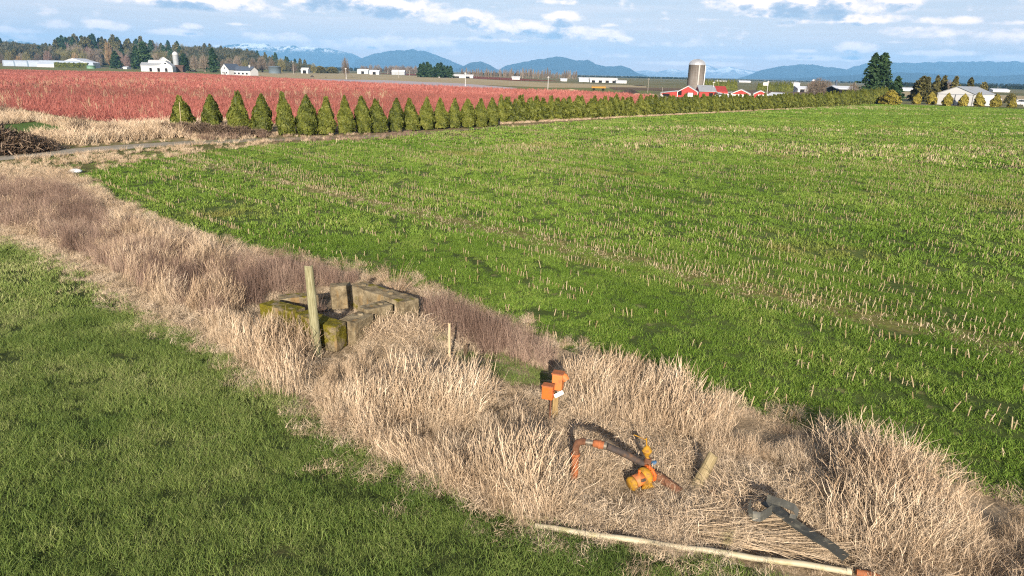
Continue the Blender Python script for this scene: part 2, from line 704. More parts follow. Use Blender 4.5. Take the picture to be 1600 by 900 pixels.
def ground_mat(name, cols, scales=(0.12, 1.3, 9.0), wts=(0.4, 0.35, 0.25), bump=0.4, extra=None, rough=0.95):
    m, nt, out = new_mat(name)
    p = geo_pos(nt)
    f = None
    for s_, w in zip(scales, wts):
        n = noise(nt, p, s_, 5, 0.6)
        n = mth(nt, 'MULTIPLY_ADD', n, 2.4, -0.7)
        f = mth(nt, 'MULTIPLY', n, w) if f is None else mth(nt, 'MULTIPLY_ADD', n, w, f)
    k = len(cols)
    c = ramp(nt, f, [((i + 0.5) / k, q) for i, q in enumerate(cols)])
    if extra:
        c = extra(nt, p, c)
    bsdf(nt, out, c, rough, 0.1, bump=noise(nt, p, 14, 4), bs=bump, bd=0.05)
    return m


def row_coord(nt, p):
    v = nt.nodes.new('ShaderNodeVectorMath')
    v.operation = 'DOT_PRODUCT'
    nt.links.new(p, v.inputs[0])
    v.inputs[1].default_value = ROWN
    return v.outputs['Value']


def field_extra(nt, p, c):
    rc = row_coord(nt, p)
    # the bare wheel track with straw
    dx = mth(nt, 'ABSOLUTE', mth(nt, 'SUBTRACT', rc, TRAM_OFF))
    wn = noise(nt, p, 0.8, 4)
    trk = mth(nt, 'SUBTRACT', 1.0, smooth(nt, mth(nt, 'MULTIPLY_ADD', mth(nt, 'SUBTRACT', wn, .5), 1.2, dx), 0.65, 1.05), clamp=True)
    tc = ramp(nt, noise(nt, p, 5.0, 5, 0.7), [(0.3, (0.08, 0.06, 0.03)), (0.45, (0.17, 0.145, 0.05)), (0.58, (0.20, 0.20, 0.045)), (0.72, (0.36, 0.28, 0.15))])
    c = mixc(nt, mth(nt, 'MULTIPLY', trk, 0.75), c, tc)
    # straw stripes of the far part, along rows and along the headland
    sp = mapping(nt, p, rot=(0, 0, R_(-12)), scale=(0.012, 0.16, 1))
    s1 = smooth(nt, noise(nt, sp, 2.5, 6, 0.65), 0.52, 0.72)
    far = smooth(nt, nd_sep(nt, p, 1), 45, 110)
    c = mixc(nt, mth(nt, 'MULTIPLY', mth(nt, 'MULTIPLY', s1, far), 0.55), c, (0.22, 0.19, 0.07))
    dots = smooth(nt, noise(nt, p, 2.6, 2, 0.5), 0.60, 0.70)
    c = mixc(nt, mth(nt, 'MULTIPLY', dots, 0.35), c, (0.36, 0.30, 0.14))
    return c


def nd_sep(nt, p, i):
    s = nt.nodes.new('ShaderNodeSeparateXYZ')
    nt.links.new(p, s.inputs[0])
    return s.outputs[i]


M_ground = ground_mat('ground', [(0.10, 0.11, 0.04), (0.14, 0.14, 0.06), (0.22, 0.19, 0.10), (0.26, 0.23, 0.13)], scales=(0.003, 0.02, 0.3))
M_lawn = ground_mat('lawn', [(0.015, 0.022, 0.008), (0.03, 0.042, 0.012), (0.055, 0.07, 0.02), (0.11, 0.10, 0.045)], scales=(0.3, 2.0, 14))
M_field = ground_mat('field', [(0.03, 0.045, 0.012), (0.06, 0.085, 0.02), (0.095, 0.125, 0.03), (0.15, 0.16, 0.05)], scales=(0.02, 0.22, 5.0), extra=field_extra)
M_strip = ground_mat('dry_ground', [(0.07, 0.05, 0.03), (0.19, 0.14, 0.085), (0.36, 0.27, 0.17), (0.50, 0.39, 0.27)], scales=(0.4, 2.5, 14))
M_verge = ground_mat('verge', [(0.10, 0.10, 0.03), (0.16, 0.135, 0.055), (0.26, 0.20, 0.11), (0.33, 0.26, 0.16)], scales=(0.12, 0.7, 6))
M_oliv = ground_mat('olive_turf', [(0.07, 0.065, 0.02), (0.10, 0.10, 0.03), (0.13, 0.12, 0.04), (0.19, 0.16, 0.07)], scales=(0.15, 1.2, 8))
M_red = ground_mat('berry_field', [(0.16, 0.055, 0.035), (0.26, 0.065, 0.05), (0.32, 0.075, 0.06), (0.30, 0.13, 0.08)], scales=(0.012, 0.08, 1.5))
M_red2 = ground_mat('far_berry_field', [(0.16, 0.05, 0.03), (0.22, 0.06, 0.045), (0.2, 0.07, 0.04), (0.16, 0.09, 0.04)], scales=(0.005, 0.03, 0.3))
M_tan = ground_mat('pale_pasture', [(0.26, 0.22, 0.12), (0.36, 0.29, 0.17), (0.42, 0.34, 0.20), (0.3, 0.28, 0.13)], scales=(0.006, 0.04, 0.6))
M_lav = ground_mat('pruned_rows', [(0.34, 0.30, 0.33), (0.42, 0.37, 0.39), (0.45, 0.40, 0.40), (0.36, 0.30, 0.28)], scales=(0.02, 0.1, 1.0))
M_soil = ground_mat('ploughed_soil', [(0.09, 0.06, 0.04), (0.13, 0.09, 0.055), (0.17, 0.12, 0.08), (0.2, 0.15, 0.09)], scales=(0.01, 0.06, 0.8))
M_past = ground_mat('pasture', [(0.11, 0.13, 0.04), (0.15, 0.17, 0.055), (0.2, 0.2, 0.075), (0.26, 0.22, 0.1)], scales=(0.006, 0.05, 0.8))


def track_extra(nt, p, c):
    n = smooth(nt, noise(nt, p, 0.6, 5, 0.6), 0.44, 0.64)
    far = smooth(nt, nd_sep(nt, p, 1), 60, 72)
    n = mth(nt, 'ADD', mth(nt, 'MULTIPLY', n, 0.5), mth(nt, 'MULTIPLY', far, .5), clamp=True)
    return mixc(nt, n, c, (0.15, 0.13, 0.06))


M_track = ground_mat('gravel', [(0.22, 0.19, 0.145), (0.32, 0.28, 0.22), (0.42, 0.375, 0.31), (0.5, 0.45, 0.38)], scales=(0.3, 2, 25), extra=track_extra)

# ------------------------------------------------------------------ the land
def disc_sheet(name, r, z, mat):
    mb = MB()
    rings = [0.0, 30, 120, 500, 2000, 6000, r]
    n = 64
    vs = [(0, 0, z)]
    fs = []
    for q in rings[1:]:
        vs += [(q * math.cos(2 * math.pi * k / n), q * math.sin(2 * math.pi * k / n), z) for k in range(n)]
    for k in range(n):
        fs.append((0, 1 + k, 1 + (k + 1) % n))
    for j in range(len(rings) - 2):
        for k in range(n):
            a, b = 1 + j * n + k, 1 + j * n + (k + 1) % n
            fs.append((a, a + n, b + n, b))
    mb.add(vs, fs)
    o = mb.build(name, mat)
    o['kind'] = 'structure'
    return o


disc_sheet("ground", 21000, -0.02, M_ground)

EDGE = [(1600, 790), (1500, 755), (1300, 690), (1180, 640), (1080, 612), (970, 575), (880, 545), (790, 500), (690, 465), (640, 445), (560, 428), (430, 400), (300, 370), (220, 335), (150, 305), (128, 278)]
edge_w = px_poly(EDGE)
edge_w = [(18.5, 2.5)] + edge_w
LAWN = [(-60, 352), (0, 368), (60, 385), (150, 440), (250, 500), (330, 540), (420, 600), (520, 670), (600, 720), (700, 770), (830, 824), (1000, 858), (1180, 888)]
lawn_w = px_poly(LAWN)
lawn_w = [(-32, 34)] + lawn_w[1:] + [(7.5, 5.0), (12, -2), (-40, -2)]
top_w = px_poly([(140, 268), (200, 253), (300, 238), (420, 226), (560, 219.5), (680, 207.5), (800, 197.5), (1000, 184.2), (1200, 173.4), (1380, 162.8), (1600, 168)])
field_w = edge_w + top_w + [(330, 200), (160, 20), (60, -10)]
sheet('field', field_w, 0.0, M_field)
sheet('lawn', lawn_w, 0.0, M_lawn)
# dry strip between
strip_w = [(18.5, 2.5)] + px_poly(EDGE) + px_poly([(100, 270), (0, 268)]) + [(-50, 44), (-50, 30)] + lawn_w[1:-3] + [(7.5, 5.0), (14, -2), (22, -4)]
sheet('dry_strip', strip_w, -0.006, M_strip)
sheet('olive_turf', px_poly([(-100, 300), (0, 272), (130, 278), (200, 256), (300, 238), (420, 226), (300, 221), (200, 232), (100, 240), (0, 250), (-100, 256)]), -0.004, M_oliv)
# track
trk_c = [(-55, 43.5), (-47.5, 46.5)] + px_poly([(0, 246), (60, 240.5), (120, 235.5), (200, 229), (300, 222.7), (400, 218.5), (520, 215), (650, 211)]) + [(0, 96)]
def ribbon(cs, w0, w1):
    L, Rr = [], []
    for i, c in enumerate(cs):
        a, b = Vector(cs[max(0, i - 1)]), Vector(cs[min(len(cs) - 1, i + 1)])
        t = (b - a).normalized()
        n = Vector((-t.y, t.x))
        w = w0 + (w1 - w0) * i / (len(cs) - 1)
        L.append(tuple(Vector(c) + n * w / 2))
        Rr.append(tuple(Vector(c) - n * w / 2))
    return L + Rr[::-1]


sheet('verge', px_poly([(-150, 250), (0, 256), (200, 240), (300, 241), (420, 229), (560, 222), (680, 213), (800, 205), (1000, 191), (1200, 179), (1385, 166), (1385, 158), (1200, 168), (1000, 175), (800, 186), (560, 198), (330, 190), (200, 180), (60, 172), (-150, 160)]), -0.012, M_verge)
sheet('track', ribbon(trk_c, 4.2, 2.4), 0.0, M_track)
sheet('red_field', px_poly([(-250, 106.5), (0, 108.8), (200, 112), (370, 120), (560, 131), (780, 141.5), (950, 147), (1020, 153), (1020, 176), (560, 197), (330, 192), (230, 196), (120, 186), (40, 172), (-250, 152)]), 0.03, M_red)
sheet('grass_patch', px_poly([(-60, 202), (20, 192), (60, 190), (110, 200), (120, 207), (60, 212), (20, 214), (-60, 214)]), 0.01, ground_mat('patch_grass', [(0.05, 0.09, 0.02), (0.09, 0.15, 0.03), (0.11, 0.17, 0.04)]))
sheet('green_pasture', px_poly([(-250, 103), (0, 104.5), (200, 108), (400, 113.5), (430, 121), (370, 120.3), (200, 112.3), (0, 109), (-250, 107)]), 0.02, M_past)
sheet('pale_field', px_poly([(380, 113), (560, 114.7), (700, 121), (860, 129.5), (1010, 134), (1010, 138), (860, 137), (720, 131.5), (560, 124.5), (390, 121)]), 0.05, M_tan)
sheet('pale_pruned_field', px_poly([(400, 121.5), (480, 123.2), (600, 125.5), (720, 130.5), (810, 137.8), (780, 141.3), (700, 137.3), (560, 130), (440, 123.7)]), 0.08, M_lav)
sheet('far_red_field', px_poly([(560, 114.2), (680, 116), (800, 122), (880, 127), (800, 126), (700, 120.5), (590, 114.9)]), 0.1, M_red2)
sheet('near_pasture', px_poly([(800, 136), (1020, 139.5), (1020, 152), (940, 147), (790, 141.5)]), 0.04, M_past)
sheet('ploughed_field', px_poly([(950, 136), (1090, 138.5), (1090, 143), (960, 141)]), 0.07, M_soil)
sheet('brown_field', px_poly([(1150, 141), (1400, 141), (1400, 152), (1150, 147)]), 0.07, M_soil)
sheet('straw_field', px_poly([(1330, 141.5), (1600, 150), (1600, 160), (1330, 152)]), 0.09, M_tan)

# ------------------------------------------------------------------ near plants
DRY = [(0.16, 0.10, 0.06), (0.40, 0.28, 0.175), (0.58, 0.43, 0.285), (0.68, 0.53, 0.37), (0.76, 0.64, 0.48)]
G_blond = leaf_mat('dry_straw', DRY, .3, .45, .25, 0.5, rough=.55, spec=.15)
G_tangle = leaf_mat('dry_tangle', [(0.24, 0.17, 0.10), (0.56, 0.42, 0.27), (0.72, 0.56, 0.39), (0.80, 0.66, 0.49)], .35, .4, .25, 0.9, rough=.6, spec=.15,
                    patch=((0.20, 0.20, 0.05), 0.8, 0.64, 0.74))
G_mauve = leaf_mat('dry_stems', [(0.06, 0.038, 0.03), (0.17, 0.11, 0.082), (0.29, 0.195, 0.15), (0.48, 0.35, 0.26)], .35, .45, .25, 0.5, rough=.65, spec=.12)
G_lawn = leaf_mat('lawn_blades', [(0.034, 0.068, 0.013), (0.085, 0.14, 0.027), (0.15, 0.215, 0.047), (0.235, 0.285, 0.08), (0.44, 0.42, 0.20)], .3, .4, .3, 0.45, rough=.55, spec=.15)
G_rye = leaf_mat('cover_crop', [(0.046, 0.09, 0.010), (0.085, 0.158, 0.017), (0.12, 0.205, 0.026), (0.18, 0.265, 0.045), (0.33, 0.36, 0.10)], .3, .4, .3, 0.18, rough=.6, spec=.12, patch=((0.20, 0.19, 0.055), .11, .56, .74))
G_stub = leaf_mat('stubble', [(0.28, 0.21, 0.11), (0.42, 0.34, 0.20), (0.52, 0.44, 0.28)], .5, .3, .2, 0.5, rough=.7, spec=.15)
G_stub_o = leaf_mat('stubble_stalk', [(0.30, 0.22, 0.11), (0.44, 0.36, 0.21), (0.56, 0.47, 0.30)], .5, .3, .2, 0.5, rough=.7, spec=.15, obj_random=True)

T_lawn = [tmpl('lawn_tuft', G_lawn, blades(90, .22, .05, .17, .0068, .6, .8, 3, .2, seed=k, rd=4)) for k in range(6)]
T_lawn_far = [tmpl('lawn_tuft_wide', G_lawn, blades(64, .34, .08, .19, .018, .55, .6, 2, .15, seed=10 + k, rd=4)) for k in range(3)]
T_rye = [tmpl('rye_tuft', G_rye, blades(70, .22, .05, .165, .0125, .75, 1.1, 3, .25, seed=20 + k, rd=4)) for k in range(6)]
T_rye2 = [tmpl('rye_tuft_wide', G_rye, blades(46, .36, .07, .19, .034, .6, .6, 2, .2, seed=30 + k)) for k in range(3)]
T_rye3 = [tmpl('rye_patch', G_rye, blades(60, 1.0, .07, .17, .10, .6, .5, 2, .3, seed=40 + k)) for k in range(3)]
T_blond = [tmpl('tall_straw', G_blond, blades(200, .42, .35, 1.0, .0050, .13, .22, 4, .4, head=2.2, droop=.03, wob=.03, seed=50 + k, rd=4),
                blades(90, .42, .12, .5, .009, .8, 1.0, 3, .2, wob=.06, seed=60 + k, rd=4)) for k in range(5)]
T_bent = [tmpl('bent_straw', G_blond, blades(110, .40, .3, .8, .0062, .6, .8, 4, .4, head=2.0, droop=.10, wob=.07, seed=70 + k, rd=4),
               blades(90, .42, .12, .4, .010, .9, 1.2, 3, .2, wob=.07, seed=80 + k, rd=4)) for k in range(5)]
T_tangle = [tmpl('tangled_straw', G_tangle, blades(110, .40, .12, .42, .0085, .95, 1.5, 4, .3, wob=.07, droop=.1, seed=90 + k, rd=4)) for k in range(5)]
T_mauve = [tmpl('upright_stems', G_mauve, blades(64, .34, .4, 1.15, .0078, .15, .15, 3, .35, wob=.03, seed=100 + k, rd=4),
                blades(40, .36, .2, .8, .012, .45, .5, 3, .3, wob=.05, seed=105 + k, rd=4)) for k in range(5)]
T_mauve_far = [tmpl('upright_stems_wide', G_mauve, blades(60, .35, .5, 1.1, .016, .16, .15, 3, .35, wob=.02, seed=110 + k)) for k in range(3)]
T_straw_far = [tmpl('straw_clump_wide', G_blond, blades(70, .5, .3, .8, .028, .3, .5, 3, .4, head=1.3, seed=120 + k)) for k in range(3)]


T_fine = [tmpl('fine_straw', G_blond, blades(300, .45, .3, 1.0, .0042, .20, .30, 4, .4, head=2.0, droop=.04, wob=.04, seed=170 + k, rd=4),
                blades(130, .45, .12, .5, .007, .9, 1.0, 3, .2, wob=.07, seed=180 + k, rd=4)) for k in range(5)]


def stalk(seed):
    r = random.Random(seed)
    mb = MB()
    h = r.uniform(.17, .25)
    lx, ly = r.uniform(-.05, .05), r.uniform(-.05, .05)
    mb.tube([(0, 0, -.02), (lx * .4, ly * .4, h * .5), (lx, ly, h)], [.014, .012, .011], 6)
    for k in range(3):
        a = r.uniform(0, 6.28)
        q = h * r.uniform(.3, .9)
        d = Vector((math.cos(a), math.sin(a), r.uniform(-.6, .5)))
        s = Vector((-d.y, d.x, 0)) * .010
        b = Vector((lx * .6, ly * .6, q))
        e = b + d * r.uniform(.04, .10)
        mb.add([b - s, b + s, e + s * .4, e - s * .4], [(0, 1, 2, 3)])
    return mb


ST = [stalk(k) for k in range(6)]
T_stub = [m.mesh('stalk', G_stub) for m in ST]
T_stub_o = [m.mesh('corn_stalk', G_stub_o) for m in ST]
T_stubfar = [tmpl('stubble_far', G_stub, blades(5, .25, .16, .26, .035, .15, 0, 1, .8, seed=130 + k)) for k in range(4)]


def view_ok(P, marg=0.06):
    return np.abs(P[:, 0]) < (P[:, 1] + 3) * (0.76 + marg) + 1.0


PITQ = [(-7.0, 17.9), (-4.7, 16.4), (-2.2, 18.4), (-4.7, 20.3), (-5.6, 19.95), (-6.9, 19.2)]   # kept clear inside the concrete pit


def clear_of(P, pts):
    ok = np.ones(len(P), bool)
    for x, y, r in pts:
        ok &= (P[:, 0] - x) ** 2 + (P[:, 1] - y) ** 2 > r * r
    return ok


def dist_tram(P):
    return np.abs(P[:, 0] * ROWN.x + P[:, 1] * ROWN.y - TRAM_OFF + (vnoise(P, .8) - .5) * 1.2)


# lawn
P = rand_in(lawn_w, 40)
P = P[view_ok(P) & (P[:, 1] > 5.5) & (P[:, 1] < 19)]
s = 0.25 + 1.35 * fnoise(P, 1.4) + rng.normal(0, .08, len(P))
hol = fnoise(P, 1.9, 71) > .27
P, s = P[hol], s[hol]
scatter('lawn_grass', P, T_lawn, np.clip(s, .3, 1.5), 'thick green grass of the mown field in the foreground', 'grass', tint=fnoise(P, .35, 5) * .8 + fnoise(P, 1.7, 15) * .7 - .38 + (P[:, 1] - 9) * .045 + .04 + rng.normal(0, .12, len(P)))
P = rand_in(lawn_w, 13)
P = P[view_ok(P) & (P[:, 1] > 18.5) & (P[:, 1] < 45)]
s = 0.6 + 0.6 * fnoise(P, .7)
scatter('lawn_grass_beyond', P, T_lawn_far, s, 'green grass further along the left field edge', 'grass', tint=fnoise(P, .3, 5) * .9 + .5 + rng.normal(0, .1, len(P)))

# cover crop
def crop(name, r0, r1, dns, T, s0, s1, label):
    a0 = R_(66 if r1 <= 30 else 50)
    n = int(dns * a0 * (r1 * r1 - r0 * r0))
    rr = np.sqrt(rng.uniform(r0 * r0, r1 * r1, n))
    aa = rng.uniform(-a0, a0, n)
    P = np.stack([rr * np.sin(aa), rr * np.cos(aa)], 1)
    P = P[inside(P, field_w)]
    dt = dist_tram(P)
    keep = (dt > .72) | (rng.random(len(P)) < .28)
    hole = fnoise(P, 1.7, 31)
    keep &= (hole > .36) | (rng.random(len(P)) < .35)
    P = P[keep]
    s = s0 + (s1 - s0) * fnoise(P, 1.5) + rng.normal(0, .06, len(P))
    scatter(name, P, T, np.clip(s, .3, 3), label, 'cover crop', tint=fnoise(P, .12, 9) * .9 + fnoise(P, 1.5) * .9 - .36 + rng.normal(0, .13, len(P)))


crop('cover_crop', 9, 30, 22, T_rye, .35, 1.6, 'bright green cover crop growing between the nearest corn stubble rows')
crop('cover_crop_beyond', 29, 72, 6.5, T_rye2, .6, 1.3, 'green cover crop in the middle of the stubble field')
crop('cover_crop_far', 70, 260, 1.2, T_rye3, .7, 1.5, 'green cover crop far out in the field towards the hedge')

# corn stubble in rows
def rows(r_max, step, spacing=.76):
    out = []
    for k in range(-20, 190):
        off = TRAM_OFF - .95 + (k if k < 0 else k + 1.5) * spacing
        c = ROWN * off
        L = np.arange(-110, 140, step)
        L = L + rng.normal(0, step * .15, len(L))
        x = c.x + ROWD.x * L + rng.normal(0, .022, len(L))
        y = c.y + ROWD.y * L + rng.normal(0, .022, len(L))
        rowf = random.choice((.25, .5, .8, 1.1, 1.5)) if abs(off - TRAM_OFF) > 1.8 else 1.5
        P = np.stack([x, y], 1)
        P = P[rng.random(len(P)) < min(1, rowf * .8)]
        out.append(P)
    P = np.concatenate(out)
    P = P[view_ok(P) & (P[:, 1] > 8) & (np.hypot(P[:, 0], P[:, 1]) < r_max)]
    P = P[inside(P, field_w)]
    return P


P = rows(115, .15)
q = np.stack([P[:, 0] * ROWD.x + P[:, 1] * ROWD.y, (P[:, 0] * ROWN.x + P[:, 1] * ROWN.y) * 5], 1)
den = fnoise(q, .22, 3) * .6 + fnoise(q * np.array([.35, 1.6]), .2, 91) * .4
d = np.hypot(P[:, 0], P[:, 1])
dt = dist_tram(P)
prob = np.clip((den - .42) * 6, .03, 1.0) + np.where((dt > .6) & (dt < 1.7), .55, 0)
keep = rng.random(len(P)) < prob
P, d = P[keep], d[keep]
o_ = np.argsort(d)
P, d = P[o_], d[o_]
inview = (np.abs(P[:, 0]) < P[:, 1] * .74) & (P[:, 1] > 9.5)
first = np.where(inview)[0][:300]
rest = np.ones(len(P), bool)
rest[first] = False
for k, i in enumerate(first):
    o = link('corn_stalk', T_stub_o[k % 6], None, (P[i, 0], P[i, 1], 0.0), random.uniform(0, 6.28), random.uniform(.75, 1.25))
    o.rotation_euler = (random.gauss(0, .09), random.gauss(0, .09), random.uniform(0, 6.28))
    tag(o, 'short tan cut corn stalk standing in the nearest rows of the green field', 'corn stalk', 'cut corn stalks in the near rows')
P2 = P[rest]
scatter('corn_stubble', P2, T_stub, rng.uniform(.75, 1.3, len(P2)), 'rows of tan corn stubble running away across the green field', 'stubble', tilt=.08)
# headland rows along the track, and stubble far out
HD = (Vector(at(560, 245)) - Vector(at(300, 262))).normalized()
ps = []
for k in range(8):
    c0 = at(300, 262) + Vector((-HD.y, HD.x, 0)) * (-k * .76)
    L = np.arange(-12, 60, .2)
    ps.append(np.stack([c0.x + HD.x * L + rng.normal(0, .05, len(L)), c0.y + HD.y * L + rng.normal(0, .05, len(L))], 1))
P = np.concatenate(ps)
P = P[inside(P, field_w)]
P = P[rng.random(len(P)) < np.clip((fnoise(P, .12, 77) - .45) * 4, 0, .8)]
scatter('headland_stubble', P, T_stub, rng.uniform(1.0, 1.6, len(P)), 'tan stubble rows turning along the far headland by the gravel track', 'stubble', tilt=.15)
n = 26000
rr = np.sqrt(rng.uniform(70 ** 2, 230 ** 2, n))
aa = rng.uniform(-.8, .8, n)
P = np.stack([rr * np.sin(aa), rr * np.cos(aa)], 1)
P = P[inside(P, field_w)]
qq = P @ np.array([[math.cos(R_(-12)), math.sin(R_(-12))], [-math.sin(R_(-12)), math.cos(R_(-12))]]) * np.array([.25, 2.2])
P = P[fnoise(qq, .08, 21) > .56]
scatter('far_stubble', P, T_stubfar, rng.uniform(1, 1.8, len(P)), 'faint pale stubble streaks far out in the green field', 'stubble')
# straw lying on the wheel track
L = rng.uniform(-40, 70, 2600)
o2 = rng.normal(0, .6, 2600)
P = np.stack([ROWN.x * (TRAM_OFF + o2) + ROWD.x * L, ROWN.y * (TRAM_OFF + o2) + ROWD.y * L], 1)
P = P[inside(P, field_w) & view_ok(P)]
scatter('track_litter', P, [tmpl('flat_straw', G_tangle, blades(9, .3, .05, .15, .012, 1.4, .1, 1, .6, seed=140 + k, rd=4)) for k in range(3)], rng.uniform(.4, 1.1, len(P)),
        'flattened straw and stems on the bare wheel track through the field', 'straw')

# the overgrown strip
GREENQ = px_poly([(705, 548), (790, 556), (870, 588), (850, 606), (740, 592)])


def zone(pp, dns, green=False):
    P = rand_in(px_poly(pp), dns)
    if not green:
        P = P[~inside(P, GREENQ)]
    P = P[~inside(P, PITQ)]
    return P


KEEP = []      # (x, y, r) kept clear for the things standing there
for (px, py, r) in [(897, 745, .10), (985, 770, .26), (1005, 755, .22), (960, 728, .12), (1100, 752, .18), (863, 652, .16), (1200, 800, .3), (1225, 815, .2), (1250, 833, .22), (1275, 848, .22), (1300, 862, .22), (1180, 805, .25), (702, 562, .2), (1112, 775, .1)]:
    g_ = at(px, py)
    KEEP.append((g_.x, g_.y, r))
for k_ in range(60):
    fx = 836 + (1330 - 836) * k_ / 59
    if 1005 < fx < 1080:
        continue
    g_ = at(fx, 822 + (fx - 836) * .1437)
    KEEP.append((g_.x, g_.y - .05, .30))
# in front of the standing things nothing tall
LOW = []
for (px, py, r) in [(895, 765, .45), (950, 775, .6), (1000, 785, .65), (1050, 780, .4), (1090, 775, .3), (745, 606, .5), (790, 612, .5), (835, 620, .5), (863, 680, .35), (862, 668, .3), (1200, 830, .4), (1260, 850, .35), (702, 575, .3), (497, 560, .45), (540, 548, .45), (430, 512, .45), (455, 528, .45), (478, 545, .45), (515, 560, .45), (570, 545, .4)]:
    g_ = at(px, py)
    LOW.append((g_.x, g_.y, r))

Z_m1 = [(-60, 285), (0, 285), (110, 300), (170, 340), (240, 372), (330, 402), (425, 432), (425, 462), (380, 478), (340, 502), (250, 470), (180, 425), (110, 395), (60, 372), (0, 350), (-60, 340)]
Z_m2 = [(400, 412), (560, 440), (545, 452), (470, 450), (430, 455)]
Z_m3 = [(665, 490), (700, 482), (800, 530), (868, 566), (850, 575), (780, 556), (700, 535), (668, 520)]
for nm, z, dn, T, a, b, lb in (
        ('mauve_stems', Z_m1, 7, T_mauve, .45, 1.05, 'thicket of brownish mauve upright stems left of the concrete pit'),
        ('stems_behind_pit', Z_m2, 9, T_mauve, .55, .95, 'brown upright stems growing behind the concrete pit'),
        ('pink_stems', Z_m3, 12, T_mauve, .55, 1.0, 'pinkish brown stems leaning at the field edge right of the pit')):
    P = zone(z, dn)
    P = P[clear_of(P, KEEP)]
    far = np.hypot(P[:, 0], P[:, 1]) > 34
    s = a + (b - a) * fnoise(P, .5, 2) + rng.normal(0, .07, len(P))
    scatter(nm, P, T, s, lb, 'dry stems', tint=fnoise(P, .5, 8) * 1.3 - .1 + rng.normal(0, .15, len(P)), tilt=.09)
P = zone([(-60, 268), (0, 268), (100, 268), (140, 292), (230, 345), (330, 380), (430, 410), (430, 425), (330, 400), (200, 352), (100, 310), (0, 345), (-60, 345)], 3.5)
scatter('pale_weeds', P, T_bent, rng.uniform(.5, 1.0, len(P)), 'pale bent dry weeds mixed into the stem thicket', 'dry grass')
P = zone([(-60, 330), (0, 340), (60, 365), (110, 385), (180, 420), (250, 468), (330, 505), (360, 540), (330, 540), (250, 500), (150, 445), (60, 392), (0, 378), (-60, 362)], 8)
s = rng.uniform(.35, .75, len(P))
scatter('edge_weeds', P, T_tangle, s, 'short yellowish weeds between the lawn and the stem thicket', 'weeds', tint=rng.random(len(P)))

Z_b1 = [(330, 505), (400, 512), (480, 548), (560, 565), (600, 590), (690, 612), (740, 606), (820, 645), (850, 690), (850, 760), (872, 800), (840, 812), (700, 762), (600, 712), (520, 662), (420, 592), (335, 532)]
Z_b2 = [(900, 596), (960, 590), (1078, 640), (1082, 700), (1000, 690), (905, 655)]
Z_b3 = [(1090, 662), (1180, 690), (1268, 722), (1285, 762), (1200, 748), (1100, 705)]
Z_b4 = [(1310, 722), (1400, 760), (1448, 800), (1440, 862), (1380, 880), (1330, 835), (1300, 775)]
Z_b5 = [(1450, 785), (1600, 835), (1750, 880), (1750, 1050), (1480, 1000), (1400, 915), (1450, 880)]
for nm, z, dn, a, b, lb in (
        ('blond_grass', Z_b1, 11, .5, 1.0, 'tall blond dead grass along the lawn in front of the concrete pit'),
        ('blond_clump', Z_b2, 12, .75, 1.15, 'tall blond dead grass clump behind the rusty pipe by the orange boxes'),
        ('tan_clump', Z_b3, 13, .6, 1.05, 'tan dead grass clump behind the leaning log'),
        ('big_blond_clump', Z_b4, 11, .7, 1.15, 'biggest blond dead grass clump right of the dark belt'),
        ('corner_grass', Z_b5, 11, .5, 1.0, 'dead blond grass filling the lower right corner')):
    P = zone(z, dn)
    P = P[clear_of(P, KEEP + LOW)]
    u_ = np.clip((fnoise(P, .75, 2) - .28) / .44, 0, 1)
    s = a * .8 + (b * 1.12 - a * .8) * u_ * u_ * (3 - 2 * u_) + rng.normal(0, .06, len(P))
    gap = fnoise(P, 1.3, 44) > rng.uniform(.28, .50, len(P))
    P, s = P[gap], s[gap]
    scatter(nm, P, (T_fine if nm in ('big_blond_clump', 'corner_grass', 'tan_clump') else T_blond) + T_bent[:3], s * rng.uniform(.75, 1.15, len(P)), lb, 'dead grass', tint=fnoise(P, 1.3, 8) * 1.5 - .25 + rng.normal(0, .2, len(P)), tilt=.17)
Z_t = [(545, 530), (600, 512), (662, 505), (720, 540), (860, 592), (900, 650), (1080, 700), (1300, 765), (1330, 860), (1450, 900), (1400, 930), (1150, 890), (1080, 868), (1000, 850), (835, 815), (860, 760), (860, 680), (760, 615), (680, 600), (600, 575)]
P = zone(Z_t, 24)
P = P[clear_of(P, KEEP)]
low = ~clear_of(P, LOW)
s = .22 + 1.25 * fnoise(P, 1.3, 2) + rng.normal(0, .08, len(P))
s = np.where(low, s * .62, s)
scatter('tangled_grass', P, T_tangle, np.clip(s, .2, 1.6), 'matted tangle of pale dead grass around the rusty pump', 'dead grass', tint=fnoise(P, .9, 8) * 1.3 - .1 + rng.normal(0, .15, len(P)), tilt=.3)
P = zone(Z_t, 2.2)
P = P[clear_of(P, KEEP + LOW)]
scatter('loose_bent_grass', P, T_bent, rng.uniform(.45, .85, len(P)), 'loose bent dead grass standing out of the matted tangle', 'dead grass', tilt=.3)
